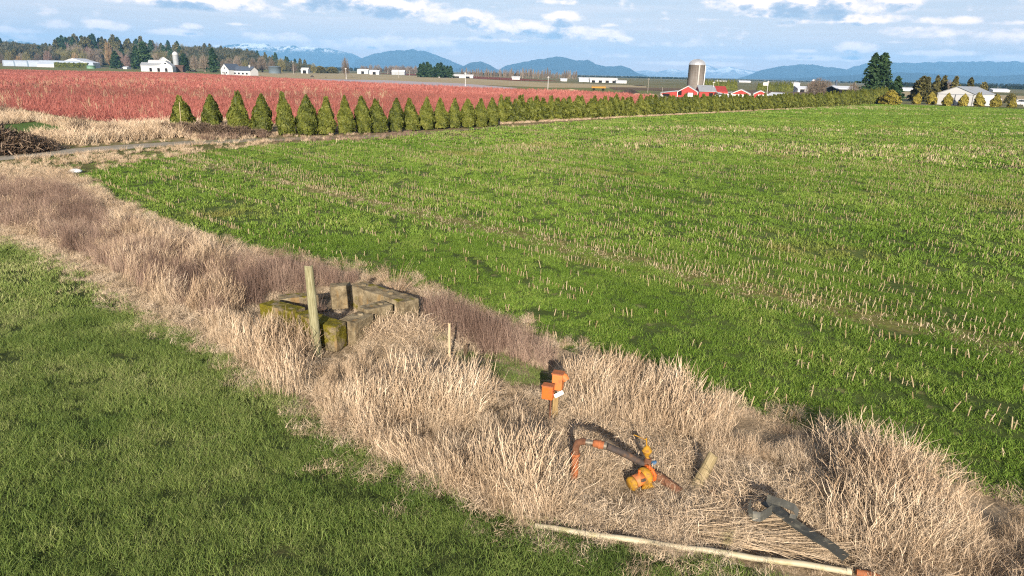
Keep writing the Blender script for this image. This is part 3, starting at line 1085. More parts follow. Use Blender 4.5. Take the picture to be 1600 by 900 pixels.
# seam along the field edge
es = []
for a, b in zip(edge_w[1:-1], edge_w[2:]):
    a, b = np.array(a), np.array(b)
    m_ = int(np.linalg.norm(b - a) * 7)
    t_ = rng.random(m_)[:, None]
    es.append(a + (b - a) * t_ + rng.normal(0, .28, (m_, 2)))
P = np.concatenate(es)
P = P[~inside(P, PITQ)]
scatter('edge_grass', P, T_bent, rng.uniform(.25, .6, len(P)), 'dead grass fringe where the strip meets the green field', 'dead grass', tint=rng.random(len(P)), tilt=.3)
es = []
lw = lawn_w[1:-3]
for a, b in zip(lw[:-1], lw[1:]):
    a, b = np.array(a), np.array(b)
    m_ = int(np.linalg.norm(b - a) * 14)
    t_ = rng.random(m_)[:, None]
    es.append(a + (b - a) * t_ + rng.normal(0, .35, (m_, 2)))
P = np.concatenate(es)
scatter('lawn_fringe', P, T_tangle, rng.uniform(.3, .8, len(P)), 'pale weeds scattered along the edge of the lawn', 'weeds', tint=rng.random(len(P)), tilt=.3)
# green inside the strip
P = np.concatenate([zone([(705, 548), (790, 556), (870, 588), (850, 606), (740, 592)], 26, True), zone([(650, 540), (700, 548), (690, 570), (655, 560)], 10), zone([(880, 790), (900, 790), (905, 815), (875, 812)], 25),
                    zone([(1160, 735), (1200, 740), (1200, 765), (1160, 760)], 12), zone([(480, 620), (540, 660), (600, 690), (600, 710), (520, 668)], 10)])
scatter('green_tufts', P, T_lawn, rng.uniform(.6, 1.1, len(P)), 'green grass tufts showing through the dead grass', 'grass')
# blades of dead straw inside the pit and combed straw at the right
g0 = at(1060, 815)
P = rand_in(px_poly([(1040, 800), (1180, 815), (1270, 860), (1200, 868), (1060, 835)]), 60)
P = P[clear_of(P, KEEP)]
n = len(P)
scatter('combed_straw', P, [tmpl('lying_straw', G_tangle, blades(26, .12, .5, .95, .008, .08, .15, 3, .4, seed=150 + k)) for k in range(3)], rng.uniform(.6, 1.1, n),
        'long combed straw lying flat beside the dark belt', 'straw', rx=np.full(n, -1.42) + rng.normal(0, .06, n), ry=np.zeros(n), rotz=np.full(n, R_(245)) + rng.normal(0, .14, n))

# ------------------------------------------------------------------ concrete pit
def moss_mat(name, amount):
    m, nt, out = new_mat(name)
    p = geo_pos(nt)
    nrm = nt.nodes.new('ShaderNodeNewGeometry').outputs['Normal']
    n1 = noise(nt, p, 3.5, 8, 0.65)
    n2 = noise(nt, p, 22, 6, 0.7)
    f = mth(nt, 'MULTIPLY_ADD', mth(nt, 'SUBTRACT', n2, .5), .6, n1)
    c = ramp(nt, f, [(0.25, (0.07, 0.055, 0.035)), (0.42, (0.16, 0.125, 0.075)), (0.6, (0.26, 0.21, 0.13)), (0.78, (0.36, 0.30, 0.20))])
    # rusty water stain
    st = smooth(nt, noise(nt, mapping(nt, p, scale=(2, 2, .5)), 2.2, 5), .55, .7)
    c = mixc(nt, mth(nt, 'MULTIPLY', st, .5), c, (0.28, 0.16, 0.05))
    mo = smooth(nt, mth(nt, 'ADD', noise(nt, p, 1.9, 6, .6), mth(nt, 'MULTIPLY', nd_sep(nt, nrm, 2), .07)), .62 - amount, .74 - amount)
    mc = ramp(nt, n2, [(0.3, (0.05, 0.04, 0.006)), (0.5, (0.13, 0.11, 0.012)), (0.7, (0.22, 0.19, 0.028))])
    c = mixc(nt, mo, c, mc)
    bsdf(nt, out, c, .95, .1, bump=f, bs=.6, bd=.05)
    return m


M_moss = moss_mat('mossy_concrete', .20)
M_conc = moss_mat('old_concrete', -.02)
M_rim = moss_mat('half_mossy_concrete', .06)


def block(c, ang, L, w, h, mat, label, notch=True, z=0.0, tilt=0.0):
    mb = MB()
    # a cast block with a shallow groove along the top and chipped arrises
    nx, ny = 8, 4
    mb2 = MB()
    mb.box((0, 0, h / 2), (L, w, h), jit=.015)
    o = mb.build('concrete_block', mat, bevel=.03)
    o.location = (c[0], c[1], z)
    o.rotation_euler = (tilt, random.uniform(-.02, .02), R_(ang))
    tag(o, label, 'concrete block', 'concrete blocks of the old pit')
    if notch:
        m2 = MB()
        m2.lathe([(.001, .035), (.05, .045), (.075, .03), (.085, -.005)], (L * .22, 0, h), 14)
        k = m2.build('lifting_boss', mat, o)
    sub = o.modifiers.new('s', 'SUBSURF')
    sub.subdivision_type = 'SIMPLE'
    sub.levels = sub.render_levels = 4
    dt = bpy.data.textures.new('chip', 'CLOUDS')
    dt.noise_scale = .22
    d = o.modifiers.new('d', 'DISPLACE')
    d.texture = dt
    d.strength = .055
    d.mid_level = .5
    d.texture_coords = 'GLOBAL'
    return o


block((-6.32, 17.74), -29, 1.24, .50, .74, M_moss, 'moss covered concrete block at the left end of the pit', False)
block((-5.24, 17.06), -37, 1.10, .48, .70, M_moss, 'bright mossy concrete block right behind the tall leaning post', False)
block((-4.60, 16.58), -22, .46, .50, .72, M_moss, 'short mossy concrete block on the front corner of the pit', False)
block((-4.16, 17.18), 64, .80, .52, .68, M_conc, 'grey weathered concrete block next to the front corner gap', True, tilt=.03)
block((-3.80, 17.93), 46, .86, .50, .74, M_conc, 'tan stained concrete block in the middle of the right hand front wall')
block((-3.31, 18.68), 141, 1.20, .60, .80, M_conc, 'big pale concrete block forming the right corner of the pit')
block((-4.27, 19.46), 141, 1.20, .56, .78, M_rim, 'concrete block with moss streaks along the back right wall')
block((-5.22, 19.82), 200, .62, .42, .74, M_conc, 'brown concrete block at the back corner with the post shadow beside it', False)
block((-6.35, 19.25), 205, 1.10, .45, .55, M_rim, 'low concrete block of the back wall half hidden by brown stems', False)
pf = sheet('pit_floor', [(-6.8, 18.2), (-4.7, 16.8), (-3.0, 18.4), (-5.0, 19.9), (-6.6, 19.2)], .004,
           ground_mat('pit_mud', [(0.01, 0.012, 0.016), (0.03, 0.03, 0.03), (0.08, 0.065, 0.045), (0.16, 0.13, 0.09)], scales=(.8, 3, 15)))
P = rand_in([(-5.9, 18.4), (-4.9, 17.7), (-4.0, 18.6), (-5.0, 19.3)], 40)
scatter('pit_grass', P, T_tangle, rng.uniform(.5, 1.0, len(P)), 'mossy grass mound inside the concrete pit', 'grass')
P = rand_in([(-6.9, 18.2), (-5.9, 17.9), (-5.2, 18.9), (-5.9, 19.3)], 16)
scatter('pit_stems', P, T_mauve, rng.uniform(.3, .6, len(P)), 'brown stems growing inside the back of the concrete pit', 'dry stems')
M_tarp = plain('wet_board', (0.10, 0.14, 0.17), .5, .4, dirt=(0.04, 0.05, 0.06))
o = MB().box((0, 0, .03), (1.15, .42, .05), jit=.02).build('wet_panel', M_tarp)
o.location = (-5.95, 18.05, .12)
o.rotation_euler = (.06, 0, R_(-33))
tag(o, 'dark blue wet panel lying inside the pit behind the mossy blocks', 'panel')

# ------------------------------------------------------------------ wooden posts
def wood_mat(name, a, b, c3):
    m, nt, out = new_mat(name)
    p = nt.nodes.new('ShaderNodeTexCoord').outputs['Object']
    n = noise(nt, mapping(nt, p, scale=(22, 22, 1.4)), 1.6, 7, .7)
    c = ramp(nt, n, [(0.3, a), (0.5, b), (0.68, c3)])
    bsdf(nt, out, c, .9, .1, bump=n, bs=.8, bd=.02)
    return m


M_w1 = wood_mat('lichen_wood', (0.12, 0.11, 0.05), (0.27, 0.25, 0.14), (0.42, 0.39, 0.25))
M_w2 = wood_mat('bright_stake', (0.34, 0.25, 0.14), (0.52, 0.40, 0.25), (0.62, 0.50, 0.33))
M_w3 = wood_mat('log_wood', (0.15, 0.11, 0.055), (0.28, 0.22, 0.12), (0.40, 0.33, 0.19))
M_wd = wood_mat('dark_wood', (0.05, 0.035, 0.02), (0.10, 0.07, 0.045), (0.17, 0.12, 0.08))


def rough_post(name, p0, p1, r, mat, label, cat, group=None, split=0.0):
    p0, p1 = Vector(p0), Vector(p1)
    L = (p1 - p0).length
    n = 12
    mb = MB()
    pts = []
    rr = random.Random(int(L * 977))
    ring = [rr.uniform(.86, 1.1) for _ in range(n)]
    steps = 10
    vs, fs = [], []
    for i in range(steps + 1):
        t = i / steps
        for k in range(n):
            a = 2 * math.pi * k / n
            q = r * ring[k] * (1.06 - .14 * t) * rr.uniform(.965, 1.035)
            z = L * t
            if i == steps:
                z += .03 * math.sin(a * 2 + 1) + (split * (1 if k in (2, 3, 4) else 0))
            vs.append((q * math.cos(a) * 1.1, q * math.sin(a) * .92, z))
    for i in range(steps):
        for k in range(n):
            fs.append((i * n + k, i * n + (k + 1) % n, (i + 1) * n + (k + 1) % n, (i + 1) * n + k))
    mb.add(vs, fs, True)
    mb.add([vs[steps * n + k] for k in range(n)], [tuple(range(n))])
    o = mb.build(name, mat)
    o.location = p0
    o.rotation_euler = Vector((0, 0, 1)).rotation_difference((p1 - p0).normalized()).to_euler()
    return tag(o, label, cat, group)


b = at(496, 556, 0)
t = up(482, 416, b.y + .12)
rough_post('wooden_post', (b.x, b.y, -.1), t, .105, M_w1, 'tall leaning weathered wooden post in front of the mossy concrete blocks', 'post')
b = at(702, 567, 0)
t = up(702, 506, b.y)
rough_post('wooden_stake', (b.x, b.y, -.05), t, .034, M_w2, 'thin pale upright stake in the grass right of the pit', 'stake')
b = at(1085, 762, 0)
t = up(1114, 711, b.y + .28)
rough_post('leaning_log', (b.x, b.y, -.05), t, .095, M_w3, 'short thick post leaning to the right beside the pump', 'post')
b = at(727, 556, 0)
rough_post('post_stump', (b.x, b.y, -.05), (b.x + .02, b.y, .30), .05, M_wd, 'short dark grey stump just right of the thin stake', 'stump')

# ------------------------------------------------------------------ orange boxes on the post
M_or = plain('orange_paint', (0.62, 0.13, 0.02), .65, .3, var=.25, nscale=9, dirt=(0.28, 0.08, 0.03), dscale=9, lo=.48, hi=.68)
M_or2 = plain('faded_orange', (0.62, 0.19, 0.05), .6, .35, var=.2, nscale=7, dirt=(0.30, 0.12, 0.05), dscale=6, lo=.45, hi=.7)
M_rust = plain('rust', (0.17, 0.08, 0.045), .85, .2, var=.35, nscale=12, dirt=(0.10, 0.045, 0.025), dscale=7, bump=.4)
M_rustor = plain('rusty_orange', (0.34, 0.115, 0.045), .8, .25, var=.35, nscale=14, dirt=(0.20, 0.08, 0.04), dscale=8, bump=.3)
M_yel = plain('yellow_paint', (0.42, 0.22, 0.02), .7, .25, var=.3, nscale=14, dirt=(0.24, 0.12, 0.04), dscale=11, lo=.46, hi=.66)
M_darkp = plain('dark_pipe', (0.06, 0.048, 0.042), .7, .3, var=.3, nscale=9, dirt=(0.16, 0.09, 0.05), dscale=6)
M_white = plain('white_plastic', (0.72, 0.72, 0.70), .5, .4, var=.05)
M_blue = plain('blue_plastic', (0.06, 0.16, 0.30), .5, .4)
M_greym = plain('galvanised', (0.20, 0.17, 0.13), .5, .4, .5, var=.15, dirt=(0.2, 0.14, 0.09))

bx = at(865, 655, 0)
X, Y = bx.x, bx.y
z1 = up(856, 607, Y).z
x1 = up(856, 607, Y).x
root = empty('control_box_post', (X, Y, 0), 0, 'pair of orange metal boxes on a wooden post with a white tag', 'control box')


def loc(o, x, y, z):
    o.location = (x - X, y - Y, z)
    return o


pm = MB().box((0, 0, .28), (.12, .09, .66), jit=.006)
loc(pm.build('post', wood_mat('post_yellow', (0.14, 0.09, 0.04), (0.27, 0.18, 0.08), (0.38, 0.28, 0.14)), root, .008), X + .02, Y + .02, 0)
cp = MB().tube([(0, 0, -.05), (.01, 0, .40), (.005, 0, .86)], .022, 8)
loc(cp.build('conduit', M_rust, root), X - .09, Y - .06, 0)
f = MB()
f.box((0, 0, 0), (.235, .17, .29), rz=R_(-18), taper=1.0)
b1 = loc(f.build('front_box', M_or, root, .018), x1, Y - .12, z1 - .02)
lid = MB().box((0, 0, .0), (.25, .185, .03), rz=R_(-18)).build('lid', M_rustor, b1, .008)
lid.location = (0, 0, .155)
p2 = up(872, 597, Y + .05)
f = MB()
f.box((0, 0, 0), (.22, .20, .36), rz=R_(-18))
b2 = loc(f.build('rear_box', M_or2, root, .02), p2.x, Y + .1, p2.z)
hood = MB().tube([(-.12, 0, -.02), (.0, 0, .01), (.07, 0, -.02)], [.08, .09, .07], 12)
ho = hood.build('hood', M_or2, b2)
ho.location = (.13, -.02, .09)
ho.rotation_euler = (0, R_(25), R_(-30))
l2 = MB().box((0, 0, 0), (.25, .22, .028), rz=R_(-18)).build('lid', M_rustor, b2, .008)
l2.location = (0, 0, .19)
p3 = up(873, 615, Y - .1)
s_ = MB().box((0, 0, 0), (.20, .02, .085))
so_ = loc(s_.build('white_tag', M_white, root, .004), p3.x, Y - .13, p3.z)
so_.rotation_euler = (R_(-35), R_(-28), R_(8))

# ------------------------------------------------------------------ irrigation pipe and pump
pr_ = at(897, 748, 0)
X, Y = pr_.x, pr_.y
root = empty('irrigation_pump', (X, Y, 0), 0, 'rusty irrigation riser with dark sloping pipe and yellow and orange pump', 'pump')
E0 = up(900, 688, Y)
ztop = E0.z
mb = MB().tube([(X, Y, -.05), (X, Y, .26)], .07, 14)
loc(mb.build('riser_foot', M_rustor, root), X, Y, 0).data.transform(Matrix.Translation((-X, -Y, 0)))


def part(mb, name, mat, bevel=0.0, parent=None):
    """shapes given in world coordinates, stored relative to the pump's root"""
    me_o = mb.build(name, mat, parent or root, bevel)
    me_o.data.transform(Matrix.Translation((-X, -Y, 0)))
    return me_o


part(MB().tube([(X, Y, .24), (X, Y, .50)], .066, 14).lathe([(.07, .0), (.085, .01), (.085, .05), (.07, .06)], (X, Y, .47), 16), 'riser_sleeve', M_rustor)
pts = [(X, Y, .5)]
cx = Vector((X, Y, ztop))
hd = Vector((.95, -.25, 0)).normalized()
pts = [Vector((X, Y, .50)), Vector((X, Y, ztop - .12)), Vector((X, Y, ztop - .04)) + hd * .03, Vector((X, Y, ztop)) + hd * .11, Vector((X, Y, ztop)) + hd * .17]
part(MB().tube(pts, [.06, .062, .064, .06, .056], 14), 'elbow', M_rust)
q0 = Vector((X, Y, ztop)) + hd * .16
q1 = q0 + hd * .14
part(MB().tube([q0, q1], .045, 12).tube([q0 + hd * .05, q0 + hd * .09], .062, 12), 'coupling', M_greym)
q2 = up(944, 696, q1.y - .06)
part(MB().tube([q1, q1 + (q2 - q1) * .12, q2], [.05, .07, .07], 14).tube([q1 + (q2 - q1) * .55, q1 + (q2 - q1) * .68], .083, 14), 'orange_joint', M_rustor)
qd = (q2 - q1).normalized()
q3 = q2 + qd * .05
part(MB().tube([q2, q3], .075, 14), 'ring', M_greym)
PB = at(1007, 752, 0)
q4 = Vector((PB.x - .03, PB.y + .02, .34))
part(MB().tube([q3 - qd * .01, q3 + (q4 - q3) * .5 + Vector((0, 0, .015)), q4], .062, 14), 'sloping_pipe', M_darkp)
# pump stack
part(MB().tube([(PB.x, PB.y, -.05), (PB.x + .01, PB.y, .30), (PB.x + .03, PB.y, .48)], [.075, .075, .06], 14), 'riser_pipe', M_rust)
bz = up(1011, 703, PB.y).z
bxx = up(1011, 703, PB.y).x
cap = part(MB().lathe([(.03, -.13), (.045, -.10), (.07, -.07), (.08, -.03), (.09, -.025), (.09, -.005), (.078, 0), (.06, .05), (.03, .075), (.02, .08), (.001, .085)], (bxx, PB.y, bz), 20)
           .tube([(bxx, PB.y, bz - .12), (PB.x + .03, PB.y, .46)], .03, 10), 'yellow_valve_cap', M_yel)
part(MB().tube([(bxx - .01, PB.y, bz + .06), (bxx - .03, PB.y, bz + .24)], .012, 8).tube([(bxx - .03, PB.y, bz + .20), (bxx - .25, PB.y + .05, bz + .27)], .009, 6), 'valve_lever', M_yel, parent=None)
part(MB().box((PB.x + .13, PB.y - .02, .40), (.075, .06, .05), rz=.4, jit=.01), 'blue_fitting', M_blue, .01)
# orange flange and the yellow motor lying towards the viewer
m0 = Vector((PB.x + .07, PB.y - .10, .25))
md = Vector((-.80, -.50, -.20)).normalized()


def disc(c, ax, r, w, n=26, hole=0.0):
    return MB().lathe([(.001, 0), (r * .93, 0), (r, w * .2), (r, w * .8), (r * .93, w), (.001, w)], c, n, ax)


fl = disc(m0, md, .165, .045)
for k in range(8):
    a = k * math.pi / 4
    u_ = md.orthogonal().normalized()
    v_ = md.cross(u_)
    c_ = m0 + (u_ * math.cos(a) + v_ * math.sin(a)) * .135
    fl.tube([c_ - md * .02, c_ + md * .065], .014, 6)
part(fl, 'orange_flange', M_or)
vb = MB().lathe([(.10, .04), (.145, .07), (.165, .12), (.16, .17), (.12, .20)], m0, 24, md)
part(vb, 'volute', M_yel)
part(MB().lathe([(.001, .19), (.115, .19), (.115, .40), (.001, .40)], m0, 22, md), 'motor_body', M_or2)
ec = MB().lathe([(.001, .39), (.12, .39), (.128, .42), (.128, .46), (.105, .485), (.001, .49)], m0, 24, md)
part(ec, 'end_cap', M_yel)
e1 = m0 + md * .12
part(MB().lathe([(.10, 0), (.10, .18), (.115, .19), (.115, .23), (.001, .235)], e1, 20, Vector((.12, -.6, -.62))), 'outlet', M_yel)
part(MB().tube([m0 + md * .28 + Vector((0, 0, .10)), m0 + md * .28 + Vector((0, 0, .17))], .018, 8).tube([m0 + md * .28 + Vector((-.02, 0, .17)), m0 + md * .28 + Vector((.02, 0, .17))], .03, 8), 'lifting_eye', M_or)
part(MB().box(m0 + md * .27 + Vector((.055, -.10, .045)), (.10, .012, .05), rz=R_(32), rx=R_(-30)), 'rating_plate', M_darkp)
pe = at(1062, 772, 0)
part(MB().tube([(PB.x + .02, PB.y - .02, .22), (PB.x + .25, PB.y - .10, .15), (pe.x, pe.y, .04)], [.075, .085, .085], 14), 'suction_pipe', M_rust)

b = at(1112, 776, 0)
mb = MB().tube([(0, 0, -.02), (.0, 0, .10)], .09, 14).tube([(0, 0, .09), (0, 0, .105)], .075, 14)
o = mb.build('pipe_stub', M_rust)
o.location = b
o.rotation_euler = (.4, .5, 0)
tag(o, 'small dark rusty pipe stub in the dead grass right of the leaning post', 'pipe')

# ------------------------------------------------------------------ white pipe along the lawn
M_alu = plain('aged_white_pipe', (0.44, 0.38, 0.26), .55, .35, var=.12, nscale=2, dirt=(0.30, 0.27, 0.12), dscale=3, lo=.5, hi=.75)
a, b = at(834, 826, .06), at(1345, 899, .06)
a = at(836, 822, .07)
b = at(1330, 893, .07)
d = (b - a).normalized()
mb = MB()
npt = 14
mb.tube([a + (b - a) * (i / npt) + Vector((0, 0, .012 * math.sin(i * 1.7))) for i in range(npt + 1)], .047, 16)
for k in (.0, .33, .62, .985):
    c_ = a + (b - a) * k
    mb.tube([c_, c_ + d * .06], .054, 16)
o = mb.build('irrigation_pipe', M_alu)
o.data.transform(Matrix.Translation(-a))
o.location = a
tag(o, 'long pale aluminium irrigation pipe lying along the edge of the lawn', 'pipe')
b2_ = at(1320, 897, .07)
mb = MB().tube([(0, 0, 0), (.14, -.04, 0), (.30, -.09, -.01)], [.048, .058, .045], 14)
o = mb.build('pipe_fitting', M_rustor)
o.location = b + d * .07
tag(o, 'rusty orange fitting at the right end of the long pale pipe', 'pipe fitting')

# ------------------------------------------------------------------ dark belt
M_belt = plain('dark_belt', (0.055, 0.055, 0.047), .6, .3, var=.25, nscale=8, dirt=(0.16, 0.15, 0.11), dscale=4)


def belt(pts, w, th, side=None):
    mb = MB()
    pts = [Vector(p) for p in pts]
    vs = []
    for i, p in enumerate(pts):
        t_ = (pts[min(i + 1, len(pts) - 1)] - pts[max(i - 1, 0)]).normalized()
        s2 = (side if side is not None else t_.cross(Vector((0, 0, 1)))).normalized() * w / 2
        n_ = t_.cross(s2).normalized() * th / 2
        vs += [p - s2 - n_, p + s2 - n_, p + s2 + n_, p - s2 + n_]
    fs = [(0, 1, 2, 3)]
    for i in range(len(pts) - 1):
        for k in range(4):
            fs.append((i * 4 + k, i * 4 + (k + 1) % 4, (i + 1) * 4 + (k + 1) % 4, (i + 1) * 4 + k))
    m_ = (len(pts) - 1) * 4
    fs.append((m_ + 3, m_ + 2, m_ + 1, m_))
    mb.add(vs, fs, False)
    return mb


bp = [at(1196, 784, .32), at(1226, 806, .36), at(1250, 824, .33), at(1275, 840, .34), at(1298, 853, .30), at(1322, 872, .24)]
mb = belt(bp, .20, .02)
o = mb.build('rubber_belt', M_belt)
o.data.transform(Matrix.Translation(-bp[0]))
o.location = bp[0]
tag(o, 'long dark grey rubber belt lying crumpled in the dead grass', 'belt')
c0 = at(1178, 804, .32)
bp = [c0 + Vector((-.03 + .0, .12, .10)), c0 + Vector((-.07, .05, .05)), c0 + Vector((-.03, -.04, .0)), c0 + Vector((.08, -.06, .0)), c0 + Vector((.2, .0, .03)), c0 + Vector((.3, .06, .06))]
mb = belt(bp, .15, .02, Vector((.1, .5, .9)))
o = mb.build('rubber_belt', M_belt)
tag(o, 'curled hook shaped piece of dark rubber belt at the left', 'belt')
c0 = at(1236, 804, .36)
bp = [c0 + Vector((-.32, .24, .13)), c0 + Vector((-.12, .1, .14)), c0 + Vector((.03, .0, .13)), c0 + Vector((.08, -.06, .06)), c0 + Vector((.03, -.1, .0)), c0 + Vector((-.06, -.08, .0))]
mb = belt(bp, .12, .02, Vector((.3, .5, .7)))
o = mb.build('rubber_belt', M_belt)
tag(o, 'short curled dark belt end crossing the long belt', 'belt')

# rubbish bag beside the field corner
b = at(118, 270, 0)
mb = MB().lathe([(.001, .34), (.12, .33), (.26, .27), (.36, .16), (.33, .05), (.2, 0), (.001, 0)], (0, 0, 0), 14)
for i, v in enumerate(mb.v):
    q_ = mn.noise(Vector(v) * 5) * .12
    mb.v[i] = (v[0] * (1.25 + q_), v[1] * (.8 + q_), max(0, v[2] * (.8 + q_)))
o = mb.build('rubbish_bag', M_white)
o.location = b
tag(o, 'small crumpled white bag at the far left corner of the field', 'bag')

# ------------------------------------------------------------------ trees
A_cols = [(0.035, 0.045, 0.008), (0.07, 0.085, 0.012), (0.115, 0.13, 0.018), (0.16, 0.165, 0.03)]
G_arb = leaf_mat('arborvitae_leaves', A_cols, .25, .5, .25, .6, obj_random=True)
G_arby = leaf_mat('golden_leaves', [(0.09, 0.075, 0.01), (0.17, 0.145, 0.018), (0.26, 0.21, 0.03), (0.34, 0.27, 0.05)], .25, .5, .25, .6, obj_random=True)
G_fir = leaf_mat('fir_needles', [(0.012, 0.03, 0.012), (0.025, 0.055, 0.02), (0.045, 0.085, 0.03), (0.07, 0.12, 0.04)], .3, .5, .2, .2, obj_random=True)
G_fir2 = leaf_mat('olive_needles', [(0.05, 0.05, 0.015), (0.09, 0.085, 0.025), (0.14, 0.125, 0.04), (0.19, 0.165, 0.055)], .3, .5, .2, .2, obj_random=True)
G_bare = leaf_mat('bare_twigs', [(0.11, 0.08, 0.055), (0.17, 0.13, 0.095), (0.24, 0.19, 0.14), (0.31, 0.25, 0.19)], .4, .4, .2, .2, obj_random=True)
G_pinkb = leaf_mat('pinkish_twigs', [(0.19, 0.12, 0.10), (0.27, 0.18, 0.15), (0.34, 0.24, 0.2)], .4, .4, .2, .2, obj_random=True)
G_orab = leaf_mat('orange_twigs', [(0.24, 0.15, 0.07), (0.33, 0.22, 0.11), (0.40, 0.28, 0.15)], .4, .4, .2, .2, obj_random=True)
G_olb = leaf_mat('budding_twigs', [(0.13, 0.12, 0.05), (0.19, 0.17, 0.07), (0.25, 0.22, 0.10)], .4, .4, .2, .2, obj_random=True)
G_bramble = leaf_mat('bramble', [(0.05, 0.035, 0.025), (0.12, 0.08, 0.055), (0.19, 0.135, 0.09), (0.28, 0.20, 0.14)], .3, .5, .2, .6, obj_random=True)
G_berry = leaf_mat('berry_canes', [(0.16, 0.08, 0.058), (0.27, 0.095, 0.072), (0.37, 0.112, 0.09), (0.43, 0.19, 0.145)], .35, .35, .3, .03)
G_berryo = leaf_mat('berry_ends', [(0.16, 0.07, 0.04), (0.24, 0.12, 0.07), (0.34, 0.20, 0.12)], .35, .35, .3, .1)
M_bark = plain('bark', (0.10, 0.075, 0.055), .9, .1, var=.3)


def arb_mesh(name, n, R, H, seed, mat, lift=.02, sz=.085, peak=1.0):
    r = np.random.default_rng(seed)
    t = r.random(n) ** 0.8
    a = r.uniform(0, 6.283, n)
    lump = .09 * np.sin(a * 3 + seed + t * 4) + .09 * np.sin(a * 5 + t * 11 + seed * 2) + .09 * np.sin(t * 19 + a * 2 + seed)
    ex = 1.25 + .16 * (seed % 6)
    prof = np.where(t < .25, .84 + .64 * t, np.maximum(1.0 - ((t - .25) / .75) ** ex * .97 * peak ** .3, 0.02))
    rad = R * prof * (1 + lump) * (1 - .22 * r.random(n) ** 2)
    Cn = np.stack([rad * np.cos(a), rad * np.sin(a), lift + t * H * (1 + .02 * r.normal(0, 1, n))], 1)
    Cn[:, 0] += .10 * R * np.sin(seed * 1.7) * t ** 2 * 3
    Cn[:, 1] += .10 * R * np.cos(seed * 2.3) * t ** 2 * 3
    Nn = np.stack([np.cos(a), np.sin(a), np.full(n, .25)], 1) + r.normal(0, .55, (n, 3))
    P1 = leaf_quads(Cn, Nn, sz, r, 1.7, upbias=1.6, B=np.clip(.5 + lump * 2 + r.normal(0, .28, n), 0, 1))
    # leader shoots
    m = 40
    a2 = r.uniform(0, 6.283, m)
    tt = r.uniform(.9, 1.06, m)
    C2 = np.stack([.07 * R * np.cos(a2) * (1.1 - tt) * 8, .07 * R * np.sin(a2) * (1.1 - tt) * 8, tt * H], 1)
    P2 = leaf_quads(C2, np.stack([np.cos(a2), np.sin(a2), a2 * 0], 1), sz * .8, r, 1.8, upbias=3)
    # inner mass so that no daylight shows through the lower crown
    k = 14
    tz = np.linspace(0, .9, 9)
    pr = np.where(tz < .25, .84 + .64 * tz, np.maximum(1.0 - ((tz - .25) / .75) ** 1.55 * .97, 0.02)) * R * .68
    V = np.stack([np.outer(pr, np.cos(np.arange(k) * 6.283 / k)), np.outer(pr, np.sin(np.arange(k) * 6.283 / k)), np.repeat((lift + tz * H)[:, None], k, 1)], 2).reshape(-1, 3)
    F = np.array([(i * k + j, i * k + (j + 1) % k, (i + 1) * k + (j + 1) % k, (i + 1) * k + j) for i in range(8) for j in range(k)])
    return tmpl(name, mat, P1, P2, (V, F, np.zeros(len(V))))


ARB = [arb_mesh('crown', 5600, .95, 3.6, 200 + k, G_arb, lift=.12, sz=.095) for k in range(7)]
ARBF = [arb_mesh('arborvitae', 1500, .95, 3.6, 210 + k, G_arb, sz=.16) for k in range(7)]
TRK = MB().tube([(0, 0, -.1), (0, 0, 1.2)], [.09, .05], 8).mesh('trunk', M_bark)

hedge_a, hedge_b = at(300, 216.8), at(1384, 161.5)
hx = [289, 333, 374, 411, 448, 480, 510, 541, 569, 592, 619, 643, 666, 688, 709, 730, 750, 769]
tops = [152, 150, 145, 149, 146, 151, 153, 152, 152, 157, 155, 155, 154, 155, 156, 156, 155, 154]
ordn = ['first', 'second', 'third', 'fourth', 'fifth', 'sixth', 'seventh', 'eighth', 'ninth', 'tenth', 'eleventh', 'twelfth', 'thirteenth', 'fourteenth', 'fifteenth', 'sixteenth', 'seventeenth', 'eighteenth']
dirh = (hedge_b - hedge_a)
HY0, HY1 = hedge_a, hedge_b


def hedge_at_px(px):
    """point of the hedge line seen at photo column px"""
    lo, hi = -0.1, 1.1
    for _ in range(40):
        mid = (lo + hi) / 2
        p = HY0 + dirh * mid
        # column of p
        w = Matrix.Rotation(R_(90 - PITCH), 3, 'X') @ Matrix.Rotation(R_(ROLL), 3, 'Z')
        l = w.transposed() @ (p + Vector((0, 0, 1.5)) - Vector((0, 0, CAM_H)))
        c = 800 + FOC * l.x / -l.z
        if c < px:
            lo = mid
        else:
            hi = mid
    return HY0 + dirh * mid


hbase = [207, 209, 210, 211, 211, 210.5, 210, 209.5, 208, 207, 205.5, 204, 202.5, 201.2, 200, 199, 197.8, 196.8]
for k, (x, t) in enumerate(zip(hx, tops)):
    p = at(x, hbase[k])
    h = up(x, t, p.y).z
    r_ = empty('arborvitae', (p.x, p.y, 0), random.uniform(0, 6.28), ('leftmost arborvitae of the hedge row with a pale stick up its front' if k == 0 else '%s arborvitae from the left end of the hedge row' % ordn[k]), 'tree', 'arborvitae trees of the long hedge')
    w = .98 + random.uniform(-.12, .12)
    if k == 0:
        w = 1.15
    if k == 10:
        w = .85
    r_.rotation_euler[1] = random.gauss(0, .02)
    c = link('crown', ARB[(k * 3) % 7], r_, (0, 0, 0), 0, (w * 1.08, w * 1.08, h / 3.75))
    link('trunk', TRK, r_)
p = hedge_at_px(769)
stp = 1.62
n_left = int(((hedge_b - p).length) / stp)
k = 0
pos = p.copy()
d_ = dirh.normalized()
